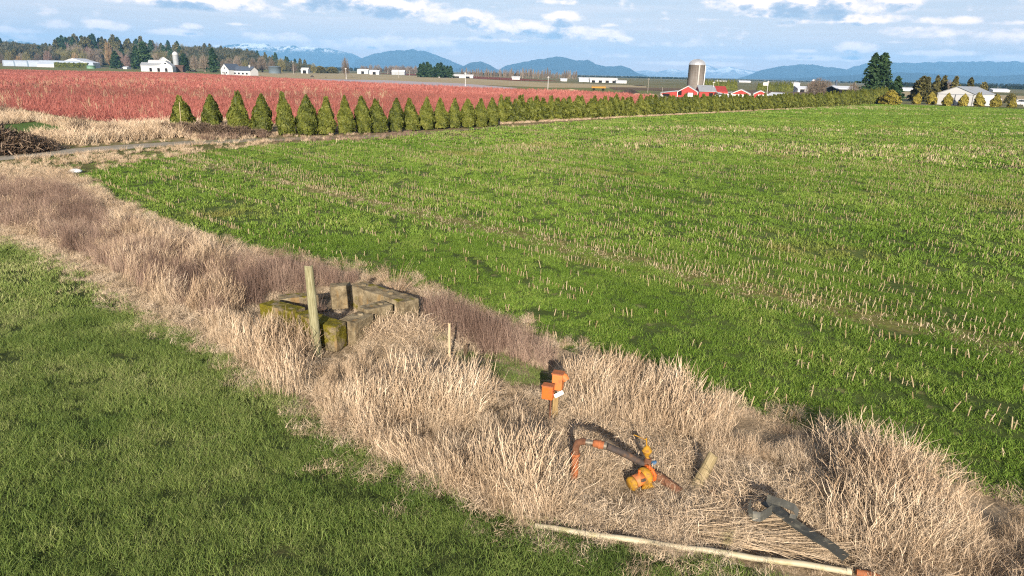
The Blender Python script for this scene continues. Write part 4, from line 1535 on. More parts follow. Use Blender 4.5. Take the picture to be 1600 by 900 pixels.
while True:
    pos = pos + d_ * stp * random.uniform(.9, 1.1)
    if (pos - HY0).length > dirh.length:
        break
    f_ = (pos - HY0).length / dirh.length
    if .335 < f_ < .345:
        k += 1
        continue
    hh = random.uniform(3.0, 3.7) * (1 + .45 * max(0, (f_ - .72) / .28))
    w = random.uniform(.9, 1.2) * (1 + .12 * f_)
    o = link('arborvitae', ARBF[(k * 3) % 7], None, pos + Vector((random.gauss(0, .12), random.gauss(0, .12), 0)), random.uniform(0, 6.28), (w, w, hh / 3.7))
    far_ = pos.y > 150
    tag(o, 'arborvitae in the tightly packed far half of the hedge row' if far_ else 'arborvitae packed shoulder to shoulder in the middle of the hedge row', 'tree',
        'far arborvitae of the long hedge' if far_ else 'middle arborvitae of the long hedge')
    k += 1

# pale stick in the first tree
p = at(291, 209)
rough_post('bamboo_stake', (p.x + .05, p.y - 1.1, 0), (p.x + .02, p.y - .75, 3.3), .03, M_w2, 'pale thin stake leaning in front of the leftmost hedge tree', 'stake')


def conifer_mesh(name, H, R, mat, n=2600, seed=0, whorls=22, sz=.5, droop=.25, base=.06, lean=0.0, power=1.0, ragged=.35):
    r = np.random.default_rng(seed)
    C_, N_, B_ = [], [], []
    nb = whorls * 7
    per = max(4, n // nb)
    for i in range(nb):
        t = base + (1 - base) * (i / nb) + r.normal(0, .006)
        a = i * 2.399 + r.normal(0, .3)
        L = R * (max(0.0, 1 - t) ** power) * (1 + ragged * r.normal(0, .6)) + .03 * R
        if t < .18:
            L *= .75 + t
        L = max(L, .04 * R)
        s = np.sqrt(r.random(per)) * L
        wd = .16 * L + .12
        off = r.normal(0, 1, per) * wd * (1.15 - s / max(L, .01))
        x = s * np.cos(a) - off * np.sin(a)
        y = s * np.sin(a) + off * np.cos(a)
        z = H * t + s * .18 - droop * s ** 1.4 / max(R, .1) ** .4 + r.normal(0, .10 * sz, per)
        C_.append(np.stack([x + lean * t * H, y, z], 1))
        nn = np.stack([np.full(per, -.2 * math.cos(a)), np.full(per, -.2 * math.sin(a)), np.ones(per)], 1) * .8 + r.normal(0, .6, (per, 3)) + np.array([math.cos(a), math.sin(a), 0]) * .5
        N_.append(nn)
        B_.append(np.clip(np.full(per, r.random()) * .5 + r.random(per) * .5, 0, 1))
    return leaf_quads(np.concatenate(C_), np.concatenate(N_), sz, r, 1.5, B=np.concatenate(B_))


def bare_mesh(name, H, R, mat, n=900, seed=0, tall=.5, w=.05, up_=.9, wt=1.0):
    """crown of ascending twigs round several limbs"""
    r = np.random.default_rng(seed)
    cr = twig_cloud(n, R, H * (1 - tall * .45), H * .17, w, seed, upw=up_, z0=H * tall * .42, shell=.05)
    V = cr[0]
    limbs = blades(16, R * .12, H * .6, H * 1.0, w * 4.5 * wt, .22, .25, 4, .15, seed=seed + 5)
    return cr, limbs


def tree_thing(name, loc_, parts_, label, cat='tree', group=None, rz=None, scale=1.0, z=0.0):
    rt = empty(name, (loc_[0], loc_[1], z), random.uniform(0, 6.28) if rz is None else rz, label, cat, group)
    for nm, me in parts_:
        c = link(nm, me, rt)
        c.scale = (scale, scale, scale)
    return rt


FIR = [tmpl('crown', G_fir if k % 2 else G_fir2, conifer_mesh('c', 10.0, 2.7, None, 1800, 300 + k, whorls=16, sz=.40, power=.62, ragged=.5)) for k in range(6)]
FIRG = [tmpl('crown', G_fir, conifer_mesh('c', 10.0, 2.9, None, 1700, 320 + k, whorls=16, sz=.38, power=.7)) for k in range(3)]
BARE = [tmpl('crown', m_, *bare_mesh('b', 10.0, 3.0, None, 1100, 340 + k, w=.09)) for k, m_ in enumerate((G_bare, G_olb, G_bare, G_pinkb, G_orab))]
POPL = [tmpl('crown', G_bare, *bare_mesh('b', 10.0, 1.1, None, 700, 350 + k, w=.07, up_=2.0)) for k in range(3)]
ROUND = [tmpl('crown', m_, twig_cloud(1800, 3.0, 8.0, 1.1, .5, 360 + k, upw=.3, z0=.3, shell=.55)) for k, m_ in enumerate((G_fir, G_fir2))]
TRUNK10 = MB().tube([(0, 0, -.3), (.1, 0, 4), (0, 0, 9)], [.24, .17, .04], 7).mesh('trunk', M_bark)

# hill under the woodland, low and wide
def hill_mesh():
    vs, fs = [], []
    nx, ny = 60, 10
    for j in range(ny + 1):
        for i in range(nx + 1):
            u = i / nx
            v = j / ny
            px = -200 + u * 690
            D = 1180 + v * 620
            p = up(px, 104, D)
            hgt = 30 * math.sin(min(1, v * 1.6) * math.pi / 2) * math.sin(min(1, (1 - u) * 3.2) * math.pi / 2)
            hgt *= .75 + .25 * math.sin(u * 9)
            vs.append((p.x, D, -.6 + hgt))
    for j in range(ny):
        for i in range(nx):
            a = j * (nx + 1) + i
            fs.append((a, a + 1, a + nx + 2, a + nx + 1))
    return vs, fs


mb = MB()
hv, hf = hill_mesh()
mb.add(hv, hf, True)
hl = mb.build('wooded_hill', M_past)
hl['kind'] = 'structure'


def hillz(x, y):
    # same shape as the mesh
    v = max(0, min(1, (y - 1180) / 620))
    k_ = ray(800, 104)
    # invert px from x: approx linear
    d0_ = up(-200, 104, y).x
    d1_ = up(490, 104, y).x
    u = max(0, min(1, (x - d0_) / (d1_ - d0_)))
    h = 30 * math.sin(min(1, v * 1.6) * math.pi / 2) * math.sin(min(1, (1 - u) * 3.2) * math.pi / 2) * (.75 + .25 * math.sin(u * 9))
    return max(0, h - .6) if v > 0 else 0


def top_at(px):
    xs = [-200, 0, 30, 50, 90, 110, 150, 200, 250, 290, 320, 350, 400, 440, 480]
    ys = [66, 64, 66, 74, 62, 54, 57, 60, 64, 67, 72, 75, 82, 88, 97]
    return float(np.interp(px, xs, ys))


kinds_lbl = {'fir': 'tall dark fir rising from the woodland beyond the red field', 'olive': 'olive green fir in the woodland beyond the red field', 'bare': 'bare brown tree standing in the woodland edge beyond the red field'}
rw = random.Random(5)
cnt = 0
for row, (D0, cntr) in enumerate(((1560, 86), (1380, 78), (1235, 80))):
    for i in range(cntr):
        px = -40 + (i + rw.uniform(.1, .9)) * 525 / cntr
        if row == 2 and (270 < px < 280):
            continue
        D = D0 + rw.uniform(-50, 50)
        g_ = up(px, 104, D)
        z = hillz(g_.x, D)
        ty = top_at(px) + (0, 5, 14)[row] + rw.uniform(-5, 5)
        H = max(9, up(px, ty, D).z - z)
        isb = rw.random() < (.06, .38, .68)[row]
        if isb:
            me = BARE[rw.choice((0, 1, 2, 0, 1, 2, 3))]
            H *= .85
            w = H / 10 * 1.0
            nm, lb, gr = 'bare_tree', kinds_lbl['bare'], 'bare trees of the woodland'
        else:
            k = rw.randrange(6)
            me = FIR[k]
            w = H / 10 * (.85 if H > 30 else 1.0)
            nm = 'fir_tree'
            lb, gr = (kinds_lbl['fir'], 'dark firs of the woodland') if k % 2 else (kinds_lbl['olive'], 'olive firs of the woodland')
        o = link(nm, me, None, (g_.x, D, z - .5), rw.uniform(0, 6.28), (w, w, H / 10))
        tag(o, lb, 'tree', gr)
        cnt += 1
# undergrowth filling the wood
xs = rng.uniform(0, 1, 1600)
Ds = rng.uniform(1190, 1700, 1600)
PP, ZZ, SS = [], [], []
for u, D in zip(xs, Ds):
    px = -60 + u * 545
    g_ = up(px, 104, D)
    PP.append((g_.x, D))
    ZZ.append(hillz(g_.x, D) - .5)
    SS.append(rw.uniform(1.4, 2.5) * (1 if px < 400 else .6))
scatter('wood_interior', np.array(PP), [tmpl('wood_tree', leaf_mat('wood_mass', [(0.03, 0.04, 0.02), (0.07, 0.07, 0.03), (0.13, 0.11, 0.06)], .6, .3, .1), *bare_mesh('b', 10, 3.6, None, 500, 380 + k, w=.3)) for k in range(3)],
        SS, 'dense mass of trees inside the woodland beyond the red field', 'woodland', z=np.array(ZZ))


def special(px, ytop, D, me, label, name='tree', wk=1.0, trunk=True, cat='tree', group=None, zb=0.0):
    g_ = up(px, 110, D)
    H = up(px, ytop, D).z - zb
    r_ = empty(name, (g_.x, D, zb), random.uniform(0, 6.28), label, cat, group)
    c = link('crown', me, r_)
    c.scale = (H / 10 * wk, H / 10 * wk, H / 10)
    if trunk:
        c = link('trunk', TRUNK10, r_)
        c.scale = (H / 10,) * 3
    return r_


special(174, 63, 1150, BARE[4], 'tall bare orange tinted tree above the dark evergreen left of the white barn', 'bare_tree', .55)
special(183, 80, 900, FIRG[0], 'big dark spreading evergreen left of the white barn', 'evergreen_tree', 1.35)
special(200, 84, 960, BARE[3], 'pinkish bare tree between the two big evergreens by the white barn', 'bare_tree', .8)
special(228, 66, 850, FIRG[1], 'largest green evergreen directly behind the white barn', 'evergreen_tree', 1.25)
special(216, 72, 880, FIRG[2], 'green evergreen leaning against the largest one behind the white barn', 'evergreen_tree', 1.0)
special(146, 78, 1000, BARE[0], 'bushy bare grey brown tree beside the green tank', 'bare_tree', .95)
special(289, 84, 760, FIRG[0], 'dark evergreen right of the small white topped silo', 'evergreen_tree', 1.3)
special(334, 76, 720, FIR[1], 'narrow green evergreen just left of the blue roofed house', 'evergreen_tree', .9)
special(305, 86, 760, BARE[0], 'bare tree in the yard between silo and blue roofed house', 'bare_tree', 1.0)
special(320, 84, 740, BARE[2], 'greyish bare tree left of the narrow evergreen by the house', 'bare_tree', 1.0)
special(263, 94, 740, BARE[1], 'low bare tree between white barn and silo', 'bare_tree', 1.0)
special(540, 89, 600, BARE[0], 'tall lone bare tree in the pale pasture beyond the red field', 'bare_tree', .75)
special(500, 101, 1000, ROUND[1], 'low dark bushy tree left of the lone bare tree', 'bushy_tree', 2.6)
special(519, 102, 1020, ROUND[1], 'wide dark bushy tree beside the lone bare tree', 'bushy_tree', 2.6)
special(460, 98, 900, BARE[2], 'bare tree at the right end of the woodland', 'bare_tree', 1.0)
special(490, 98, 950, BARE[1], 'small bare tree standing right of the white farmhouse', 'bare_tree', 1.0)
for i, px in enumerate((5, 18, 32, 45, 62, 78, 92, 105, 120, 135, 155, 190, 246, 252, 350, 358, 372, 384, 396, 410, 425, 440)):
    D = 1130 if px < 160 else (1000 if px < 300 else 900)
    k = (0, 1, 4, 1, 2, 3)[i % 6] if px < 300 else (0, 1, 2, 2)[i % 4]
    yt = (82, 78, 86, 80)[i % 4] if px < 260 else (90, 86, 92)[i % 3]
    special(px, yt, D + rw.uniform(-30, 30), BARE[k], 'leafless tree standing in front of the firs near the farm buildings', 'bare_tree', 1.0, group='leafless trees in front of the firs')

# dark conifer cluster in the middle distance
for i, (px, yt) in enumerate(((657, 100), (662, 98), (668, 97), (673, 101), (679, 104), (684, 99), (689, 98), (694, 102), (699, 103), (704, 103), (664, 104), (686, 104))):
    D = 770 + (i % 3) * 14
    special(px, yt, D, FIR[(1, 3, 5)[i % 3]], 'dark fir of the tight cluster in the middle distance', 'fir_tree', 1.15, group='dark firs of the tight cluster')
# row of bare poplars
rp = random.Random(9)
for i in range(56):
    px = 722 + i * 3.25 + rp.uniform(-1, 1)
    g_ = up(px, 118, 1000 + rp.uniform(-60, 60))
    H = (up(px, 105 + rp.uniform(0, 7) + (4 if px > 860 else 0), g_.y).z)
    o = link('poplar_tree', POPL[i % 3], None, (g_.x, g_.y, 0), rp.uniform(0, 6), (H / 10 * 1.0, H / 10 * 1.0, H / 10))
    tag(o, 'bare brown poplar in the long windbreak below the mountains', 'tree', 'bare poplars of the windbreak')
for px0, px1, n_, ya, yb, D in ((560, 650, 16, 107, 101, 1500), (600, 655, 10, 108, 103, 1400)):
    for i in range(n_):
        px = px0 + (px1 - px0) * (i + rp.random()) / n_
        g_ = up(px, 112, D + rp.uniform(-60, 60))
        H = max(6, up(px, yb + rp.uniform(-1, 4), g_.y).z)
        o = link('bare_tree', BARE[(0, 2)[i % 2]], None, (g_.x, g_.y, 0), rp.uniform(0, 6), (H / 10, H / 10, H / 10))
        tag(o, 'distant bare tree between the white sheds and the dark fir cluster', 'tree', 'distant bare trees by the white sheds')
# far tree lines
def treeline(name, px0, px1, y0, y1, D, n_, hk, label):
    P, S = [], []
    for i in range(n_):
        px = px0 + (px1 - px0) * rp.random()
        t_ = (px - px0) / (px1 - px0)
        d_ = D * rp.uniform(.92, 1.1)
        g_ = up(px, 110, d_)
        P.append((g_.x, d_))
        yt = y0 + (y1 - y0) * t_
        S.append(max(.3, up(px, yt, d_).z / 10 * rp.uniform(.6, 1.05) * hk))
    S = np.array(S)
    S = np.stack([S * 1.8, S * 1.8, S], 1)
    return scatter(name, np.array(P), FT, S, label, 'trees')


G_ft = leaf_mat('far_needles', [(0.02, 0.035, 0.02), (0.035, 0.055, 0.03), (0.06, 0.07, 0.035)], .6, .3, .1)
FT = [tmpl('far_tree', G_ft, conifer_mesh('f', 10, 2.6, None, 320, 400 + k, whorls=8, sz=.8, power=.7)) for k in range(3)]
treeline('far_trees', 380, 660, 100, 108.5, 2600, 420, .9, 'blue green line of distant trees under the left mountains')
treeline('far_trees_middle', 735, 830, 113, 114, 1700, 120, 1.0, 'dark distant trees behind the poplar windbreak')
treeline('far_trees_by_silo', 880, 1090, 117.0, 121.0, 2300, 420, .95, 'distant tree line between the white sheds and the silo')
treeline('far_trees_right', 1100, 1620, 123.5, 131, 2600, 650, .9, 'distant tree line in front of the right hand mountains')
treeline('far_trees_behind_hangar', 1380, 1640, 127, 135, 1300, 240, .95, 'dark green trees behind the white hangar')

# the big cedar and its neighbours at the end of the hedge
cp = up(1366, 150, 262)
root = empty('cedar_tree', (cp.x, cp.y, 0), 0, 'big dark twin topped cedar towering over the end of the hedge', 'tree')
Hc = up(1372, 83, 262).z
ca = conifer_mesh('a', Hc, 4.6, None, 5200, 501, whorls=22, sz=.36, droop=.12, power=.55, ragged=.5)
cb_ = conifer_mesh('b', Hc * .985, 4.4, None, 4400, 502, whorls=22, sz=.36, droop=.12, power=.6, ragged=.5)
ca[0][:, 0] += 1.4
cb_[0][:, 0] -= 1.9
link('crown', tmpl('cedar_crown', G_fir, ca, cb_), root)
MB().tube([(1.2, 0, -.2), (1.4, 0, Hc * .9)], [.4, .06], 9).build('trunk', M_bark, root)
MB().tube([(-1.6, 0, -.2), (-1.9, 0, Hc * .88)], [.35, .06], 9).build('trunk', M_bark, root)
special(1406, 120, 258, FIRG[1], 'dark green conifer right of the big cedar', 'conifer_tree', 1.15)
special(1338, 128, 262, BARE[0], 'bare grey tree against the left side of the big cedar', 'bare_tree', 1.1)
special(1283, 121, 330, BARE[0], 'wide bare tree above the hedge between silo and cedar', 'bare_tree', 1.7)
special(1296, 124, 330, BARE[2], 'bare tree with dense twigs right of the wide bare tree', 'bare_tree', 1.4)
special(1271, 127, 330, BARE[0], 'small bare tree left of the wide bare tree above the hedge', 'bare_tree', 1.4)

GB = [arb_mesh('golden_shrub', 2200, 1.5, 3.6, 520 + k, G_arby, sz=.14, peak=.9) for k in range(3)]
for px, yb, yt, w, lb in ((1390, 164, 141, 1.6, 'widest rounded golden green shrub between the big cedar and the dark conifer'),
                          (1431, 162.5, 146, 1.0, 'first small golden shrub right of the dark conifer'), (1455, 163, 144, .95, 'golden shrub just left of the white hangar'),
                          (1479, 165, 146, .95, 'golden shrub in front of the left hangar door'), (1504, 165.5, 147, .95, 'golden shrub in front of the right hangar door'),
                          (1529, 166, 145, 1.05, 'golden shrub at the right corner of the hangar'), (1554, 167, 148, 1.0, 'golden shrub right of the hangar beside the white trailer'),
                          (1580, 168, 152, 1.0, 'rightmost golden shrub at the far right edge')):
    g_ = at(px, yb)
    H = up(px, yt, g_.y).z
    o = link('golden_shrub', GB[int(px) % 3], None, (g_.x, g_.y, 0), random.uniform(0, 6), (H / 3.7 * w, H / 3.7 * w, H / 3.7))
    tag(o, lb, 'shrub', 'golden shrubs along the far field edge')
for i, (px, yt, wk, me, lb) in enumerate(((1446, 120, 1.3, FIR[0], 'broad olive evergreen at the left of the white hangar'), (1438, 126, 1.2, FIR[2], 'olive evergreen left of the broad one by the hangar'), (1453, 121, 1.1, FIR[4], 'olive evergreen touching the hangar wall'),
                                          (1468, 119, .8, FIR[0], 'thin evergreen first above the hangar roof'), (1479, 119, .9, FIR[2], 'evergreen above the left slope of the hangar roof'), (1487, 124, .8, BARE[0], 'bare tree above the hangar ridge'),
                                          (1497, 120, .9, FIR[4], 'evergreen behind the hangar ridge'), (1521, 122, .9, FIR[0], 'evergreen behind the right hangar roof'), (1543, 129, 1.3, FIR[2], 'rounded evergreen right of the hangar'),
                                          (1536, 134, 1.3, BARE[1], 'leafless bushy tree at the right hangar corner'), (1566, 144, 1.5, ROUND[1], 'low dark bush behind the white trailer'), (1590, 143, 1.6, ROUND[1], 'low dark bush at the right edge'),)):
    special(px, yt, 275 + (i % 3) * 7, me, lb, 'tree', wk)
for k, (x0, x1, yt, yb) in enumerate(((1096, 1152, 125, 138), (1184, 1206, 129, 138), (1207, 1240, 128, 138))):
    D = 420
    n_ = int((x1 - x0) / 2.2)
    for i in range(n_):
        px = x0 + (i + .5) * (x1 - x0) / n_
        g_ = up(px, 130, D)
        H = up(px, yt + random.uniform(-.6, 1.5), D).z
        o = link('hedge_tree', ARBF[i % 4], None, (g_.x, D, 0), random.uniform(0, 6), (.75, .75, H / 3.7))
        tag(o, 'slim arborvitae of the short hedge %s' % ('just right of the tall silo' if k == 0 else 'behind the white topped pole right of the red barns'), 'tree', 'slim hedge trees behind the red barns')

# ------------------------------------------------------------------ red berry field
def berry(name, r0, r1, step, T, s0, s1, label):
    poly = px_poly([(-250, 106.5), (0, 108.8), (200, 112), (370, 120), (560, 131), (780, 141.5), (950, 147), (1020, 153), (1020, 176), (560, 197), (330, 192), (230, 196), (120, 186), (40, 172), (-250, 152)])
    out = []
    dr = Vector((.62, .78))
    nr = Vector((.78, -.62))
    for k in range(-420, 420):
        L = np.arange(-900, 900, step)
        L = L + rng.normal(0, step * .25, len(L))
        x = nr.x * k * 3.0 + dr.x * L + rng.normal(0, .25, len(L))
        y = nr.y * k * 3.0 + dr.y * L + rng.normal(0, .25, len(L))
        d = np.hypot(x, y)
        m_ = (d > r0) & (d < r1) & (np.abs(x) < y * .85) & (y > 60)
        out.append(np.stack([x[m_], y[m_]], 1))
    P = np.concatenate(out)
    P = P[inside(P, poly)]
    s = s0 + (s1 - s0) * fnoise(P, .2)
    return scatter(name, P, T, s, label, 'berry bushes', tint=fnoise(P * np.array([.35, 1]), .018, 3) * 1.5 - .1 + rng.normal(0, .12, len(P)) - .45 * np.exp(-((np.hypot(P[:, 0], P[:, 1]) - 175) / 45) ** 2) * (P[:, 0] < -20))


T_ber = [tmpl('berry_bush', G_berry, twig_cloud(120, .8, 1.25, .5, .035, 600 + k, upw=1.2)) for k in range(3)]
T_ber2 = [tmpl('berry_bush_far', G_berry, twig_cloud(60, 1.5, 1.25, .8, .12, 610 + k, upw=1.0)) for k in range(3)]
berry('berry_bushes', 60, 210, 1.1, T_ber, .8, 1.3, 'rows of red stemmed berry bushes in the large red field')
berry('berry_bushes_beyond', 205, 600, 3.2, T_ber2, .8, 1.2, 'far rows of red stemmed berry bushes')
# pale stakes and dead shoots among the bushes
P = rand_in(px_poly([(-100, 125), (0, 124), (420, 128), (620, 150), (620, 180), (230, 190), (60, 178), (-100, 165)]), .035)
P = P[fnoise(P, .03, 55) > .42]
scatter('pale_shoots', P, [tmpl('pale_shoot', G_stub, blades(7, .25, 1.3, 2.1, .07, .12, .15, 3, .3, seed=620 + k)) for k in range(3)], rng.uniform(.6, 1.1, len(P)),
        'pale dead shoots sticking out of the red berry rows', 'shoots')

# ------------------------------------------------------------------ verge plants
P = rand_in(px_poly([(30, 226), (120, 226.5), (220, 218), (320, 213), (400, 210), (420, 204), (330, 196), (230, 198), (130, 208), (100, 214), (40, 218)]), 2.2)
scatter('verge_straw', P, T_straw_far, rng.uniform(1.0, 1.9, len(P)), 'pale dead grass band between the gravel track and the red field', 'dead grass', tint=fnoise(P, .2) * 1.2)
P = rand_in(px_poly([(-40, 190), (0, 175), (60, 184), (150, 200), (230, 204), (120, 206), (60, 190), (0, 195), (-40, 205)]), 1.3)
scatter('verge_straw_beyond', P, T_straw_far, rng.uniform(.9, 1.6, len(P)), 'pale dead grass along the near left edge of the red field', 'dead grass')
hs = []
for i in range(2600):
    f_ = random.random() ** 1.6 * .7
    q_ = HY0 + dirh * f_ + (Vector((-.6, 1.6, 0)) * max(0, 1 - f_ / .12))
    hs.append((q_.x + random.gauss(.6, .4), q_.y - .8 + random.gauss(0, .35)))
P = np.array(hs)
scatter('hedge_foot_straw', P, T_straw_far, rng.uniform(.2, .75, len(P)) * np.clip(1.15 - P[:, 1] / 260, .3, 1), 'dead grass along the foot of the long arborvitae hedge', 'dead grass')
P = rand_in(px_poly([(60, 262), (140, 266), (200, 250), (300, 234), (430, 222), (430, 228), (300, 241), (200, 258), (140, 275), (60, 275)]), 3.5)
P = P[rng.random(len(P)) < .6]
P = P[fnoise(P, .35, 61) > .45]
scatter('field_corner_straw', P, T_straw_far, rng.uniform(.2, .6, len(P)), 'dead grass fringe between gravel track and green field', 'dead grass', tint=rng.random(len(P)))
P = rand_in(px_poly([(520, 222), (560, 222), (640, 214), (680, 212), (640, 206), (560, 212), (470, 217), (420, 222)]), 1.6)
scatter('verge_weeds', P, T_mauve_far, rng.uniform(.2, .5, len(P)), 'brown weeds on the verge in front of the hedge', 'weeds')

T_br = [tmpl('bramble', G_bramble, twig_cloud(1600, 1.3, 1.3, .55, .05, 640 + k, upw=.2, shell=.2)) for k in range(3)]


def bramble(px, py, w, h, label, k=0, depth=1.0):
    g_ = at(px, py)
    o = link('bramble_bush', T_br[k % 3], None, (g_.x, g_.y, 0), random.uniform(0, 6), (w / 1.3, w * depth / 1.3, h / 1.4))
    return tag(o, label, 'bush')


bramble(-30, 240, 3.0, 2.8, 'tallest dark bramble bush at the left edge by the gravel track', 0)
bramble(22, 238, 2.2, 1.9, 'dark bramble bush second from the left edge', 1)
bramble(58, 235, 1.7, 1.25, 'low dark bramble bush right end of the dark mound by the track', 2)
for i, (px, py, w, h) in enumerate(((262, 210, 1.5, 1.3), (288, 212, 1.6, 1.5), (318, 213, 1.6, 1.45), (348, 214, 1.6, 1.35), (378, 213.5, 1.5, 1.15), (408, 213, 1.2, .8))):
    bramble(px, py, w, h, '%s brown bush from the left in the thicket below the first hedge trees' % ordn[i], i)
SH = tmpl('bare_shrub', G_bramble, twig_cloud(500, 1.3, 1.8, .9, .03, 660, upw=.9), blades(50, .2, 1.2, 2.4, .035, .5, .2, 3, .2, seed=661))
for px, py, s_, lb in ((128, 214, 1.1, 'bare grey shrub rising from the dead grass near the track'), (178, 213, .8, 'small bare shrub right of the bare grey one'), (4, 182, 1.0, 'bare shrub at the left edge of the red field')):
    g_ = at(px, py)
    tag(link('bare_shrub', SH, None, g_, 0, s_), lb, 'shrub')
SPR = tmpl('spray_shrub', G_blond, blades(130, .18, .6, 1.25, .010, .75, .25, 3, .25, seed=670), blades(60, .3, .3, .7, .012, .7, .4, 3, .3, seed=671))
g_ = at(618, 462)
tag(link('spray_shrub', SPR, None, g_, 0, 1.15), 'fan shaped pale spray of thin twigs at the field edge above the pit', 'shrub')

# ------------------------------------------------------------------ buildings
M_wht = plain('white_cladding', (0.56, 0.56, 0.55), .6, .3, var=.03, nscale=.4)
M_whr = plain('white_metal_roof', (0.60, 0.62, 0.65), .5, .4, var=.04, nscale=.3)
M_gry = plain('grey_metal_roof', (0.32, 0.34, 0.36), .5, .4, var=.1, nscale=.3, dirt=(0.24, 0.23, 0.22), dscale=.3)
M_brn = plain('red_barn_paint', (0.36, 0.05, 0.042), .7, .2, var=.12, nscale=.8)
M_trim = plain('white_trim', (0.76, 0.74, 0.72), .6, .3, var=.03)
M_drk = plain('dark_opening', (0.018, 0.016, 0.016), .9, .1)
M_glass = plain('dark_glass', (0.03, 0.04, 0.05), .15, .5)
M_blr = plain('slate_blue_roof', (0.075, 0.095, 0.13), .6, .3, var=.1, nscale=.6)
M_brr = plain('brown_roof', (0.10, 0.06, 0.045), .8, .2)
M_poly = plain('polythene', (0.42, 0.48, 0.56), .4, .5, var=.1, nscale=.2)
M_polyd = plain('tunnel_end', (0.12, 0.19, 0.26), .3, .5, var=.2, nscale=.5)
M_gtank = plain('green_tank_paint', (0.20, 0.36, 0.25), .5, .4)
M_wtank = plain('grey_tank_paint', (0.13, 0.17, 0.20), .5, .4)
M_pole = plain('grey_pole', (0.34, 0.31, 0.27), .9, .1)


def gable(name, p, rz, W, L, hw, hr, wall, roof, label, cat='barn', ov=.4, doors=(), windows=(), group=None, trim=None, roof_t=.14):
    """front gable faces local -Y, ridge along Y; p is the middle of the front at ground level"""
    rt = empty(name, (p[0], p[1], 0), rz, label, cat, group)
    mb = MB()
    mb.prism([(-W / 2, 0, -.3), (W / 2, 0, -.3), (W / 2, 0, hw), (0, 0, hr), (-W / 2, 0, hw)], (0, L, 0))
    mb.build('wall', wall, rt)
    mb = MB()
    sl_ = (hr - hw) / (W / 2)
    for s in (-1, 1):
        a = (0, -ov, hr + .03)
        e = (s * (W / 2 + ov), -ov, hw - sl_ * ov + .03)
        pts = [a, e, (e[0], e[1], e[2] + roof_t), (0, -ov, hr + .03 + roof_t)]
        if s < 0:
            pts = pts[::-1]
        mb.prism(pts, (0, L + 2 * ov, 0))
    mb.build('roof', roof, rt)
    for (x, w, h, z0, m_) in doors:
        d = MB().box((x, -.05, z0 + h / 2), (w, .1, h)).build('door', m_, rt)
        d.data.update()
    for (face, u, z, w, h) in windows:
        if face == 'f':
            MB().box((u, -.05, z), (w, .1, h)).build('window', M_glass, rt)
        elif face == 'r':
            MB().box((W / 2 + .05, u, z), (.1, w, h)).build('window', M_glass, rt)
        else:
            MB().box((-W / 2 - .05, u, z), (.1, w, h)).build('window', M_glass, rt)
    if trim:
        mb = MB()
        for x in (-W / 2, W / 2):
            mb.box((x, -.04, hw / 2), (.18, .16, hw))
        for s in (-1, 1):
            a = Vector((0, -.09, hr - .05))
            e = Vector((s * W / 2, -.09, hw - .05))
            mb.prism([a + Vector((0, 0, -.1)), e + Vector((0, 0, -.1)), e + Vector((0, 0, .08)), a + Vector((0, 0, .08))], (0, -.06, 0))
        mb.build('trim', trim, rt)
    return rt


def lookang(px, D):
    g = up(px, 120, D)
    return math.atan2(g.x, g.y)


def shed(px0, px1, yt, ye, D, wall, roof, label, name='shed', cat='shed', side=True, depth=10.0, doors=0, group=None, zb=0.0):
    """a long low building whose eave side faces the viewer: wall up to ye, ridge at yt"""
    a, b = up(px0, ye, D), up(px1, ye, D)
    L = b.x - a.x
    he = max(1.8, up((px0 + px1) / 2, ye, D).z)
    hr = max(he + .8, up((px0 + px1) / 2, yt, D).z)
    rt = empty(name, (a.x, D, zb), 0, label, cat, group)
    MB().prism([(0, 0, -.3), (0, depth, -.3), (0, depth, he), (0, depth / 2, hr), (0, 0, he)], (L, 0, 0)).build('wall', wall, rt)
    mb = MB()
    o_ = .4
    k_ = (hr - he) / (depth / 2)
    mb.prism([(-o_, -o_, he - k_ * o_ + .05), (-o_, depth / 2, hr + .05), (-o_, depth / 2, hr + .25), (-o_, -o_, he - k_ * o_ + .25)], (L + 2 * o_, 0, 0))
    mb.prism([(-o_, depth / 2, hr + .05), (-o_, depth + o_, he - k_ * o_ + .05), (-o_, depth + o_, he - k_ * o_ + .25), (-o_, depth / 2, hr + .25)], (L + 2 * o_, 0, 0))
    mb.build('roof', roof, rt)
    for i in range(doors):
        w = min(4.5, L / doors * .5)
        MB().box((L * (i + .5) / doors, -.06, he * .42), (w, .12, he * .84)).build('door', M_drk, rt)
    return rt


# white hangar
fl_ = at(1462, 163)
fr_ = up(1521, 163, fl_.y - 9.5)
W = (Vector((fr_.x, fr_.y)) - Vector((fl_.x, fl_.y))).length
ang = math.atan2(fr_.y - fl_.y, fr_.x - fl_.x)
mid = (Vector((fl_.x, fl_.y, 0)) + Vector((fr_.x, fr_.y, 0))) / 2
hw = up(1465, 145.5, fl_.y).z
hr = up(1495, 135.5, mid.y).z
hg = gable('hangar', mid, ang, W, 15, hw, hr, M_wht, M_gry, 'large white gabled hangar with two white sliding doors and grey roof', 'hangar', ov=.25,
           doors=((-W * .25 + .02, W * .44, hw * .93, 0, M_wht), (W * .22, W * .44, hw * .93, 0, M_wht)), windows=())
mb = MB().box((0, -.14, hw * .95), (W * .98, .08, .16))
mb.build('door_rail', M_gry, hg)
MB().box((-.15, -.16, hw * .46), (.09, .06, hw * .92)).build('door_seam', M_drk, hg)
MB().box((W * .46, -.16, hw * .46), (.07, .06, hw * .92)).build('door_seam', M_drk, hg)

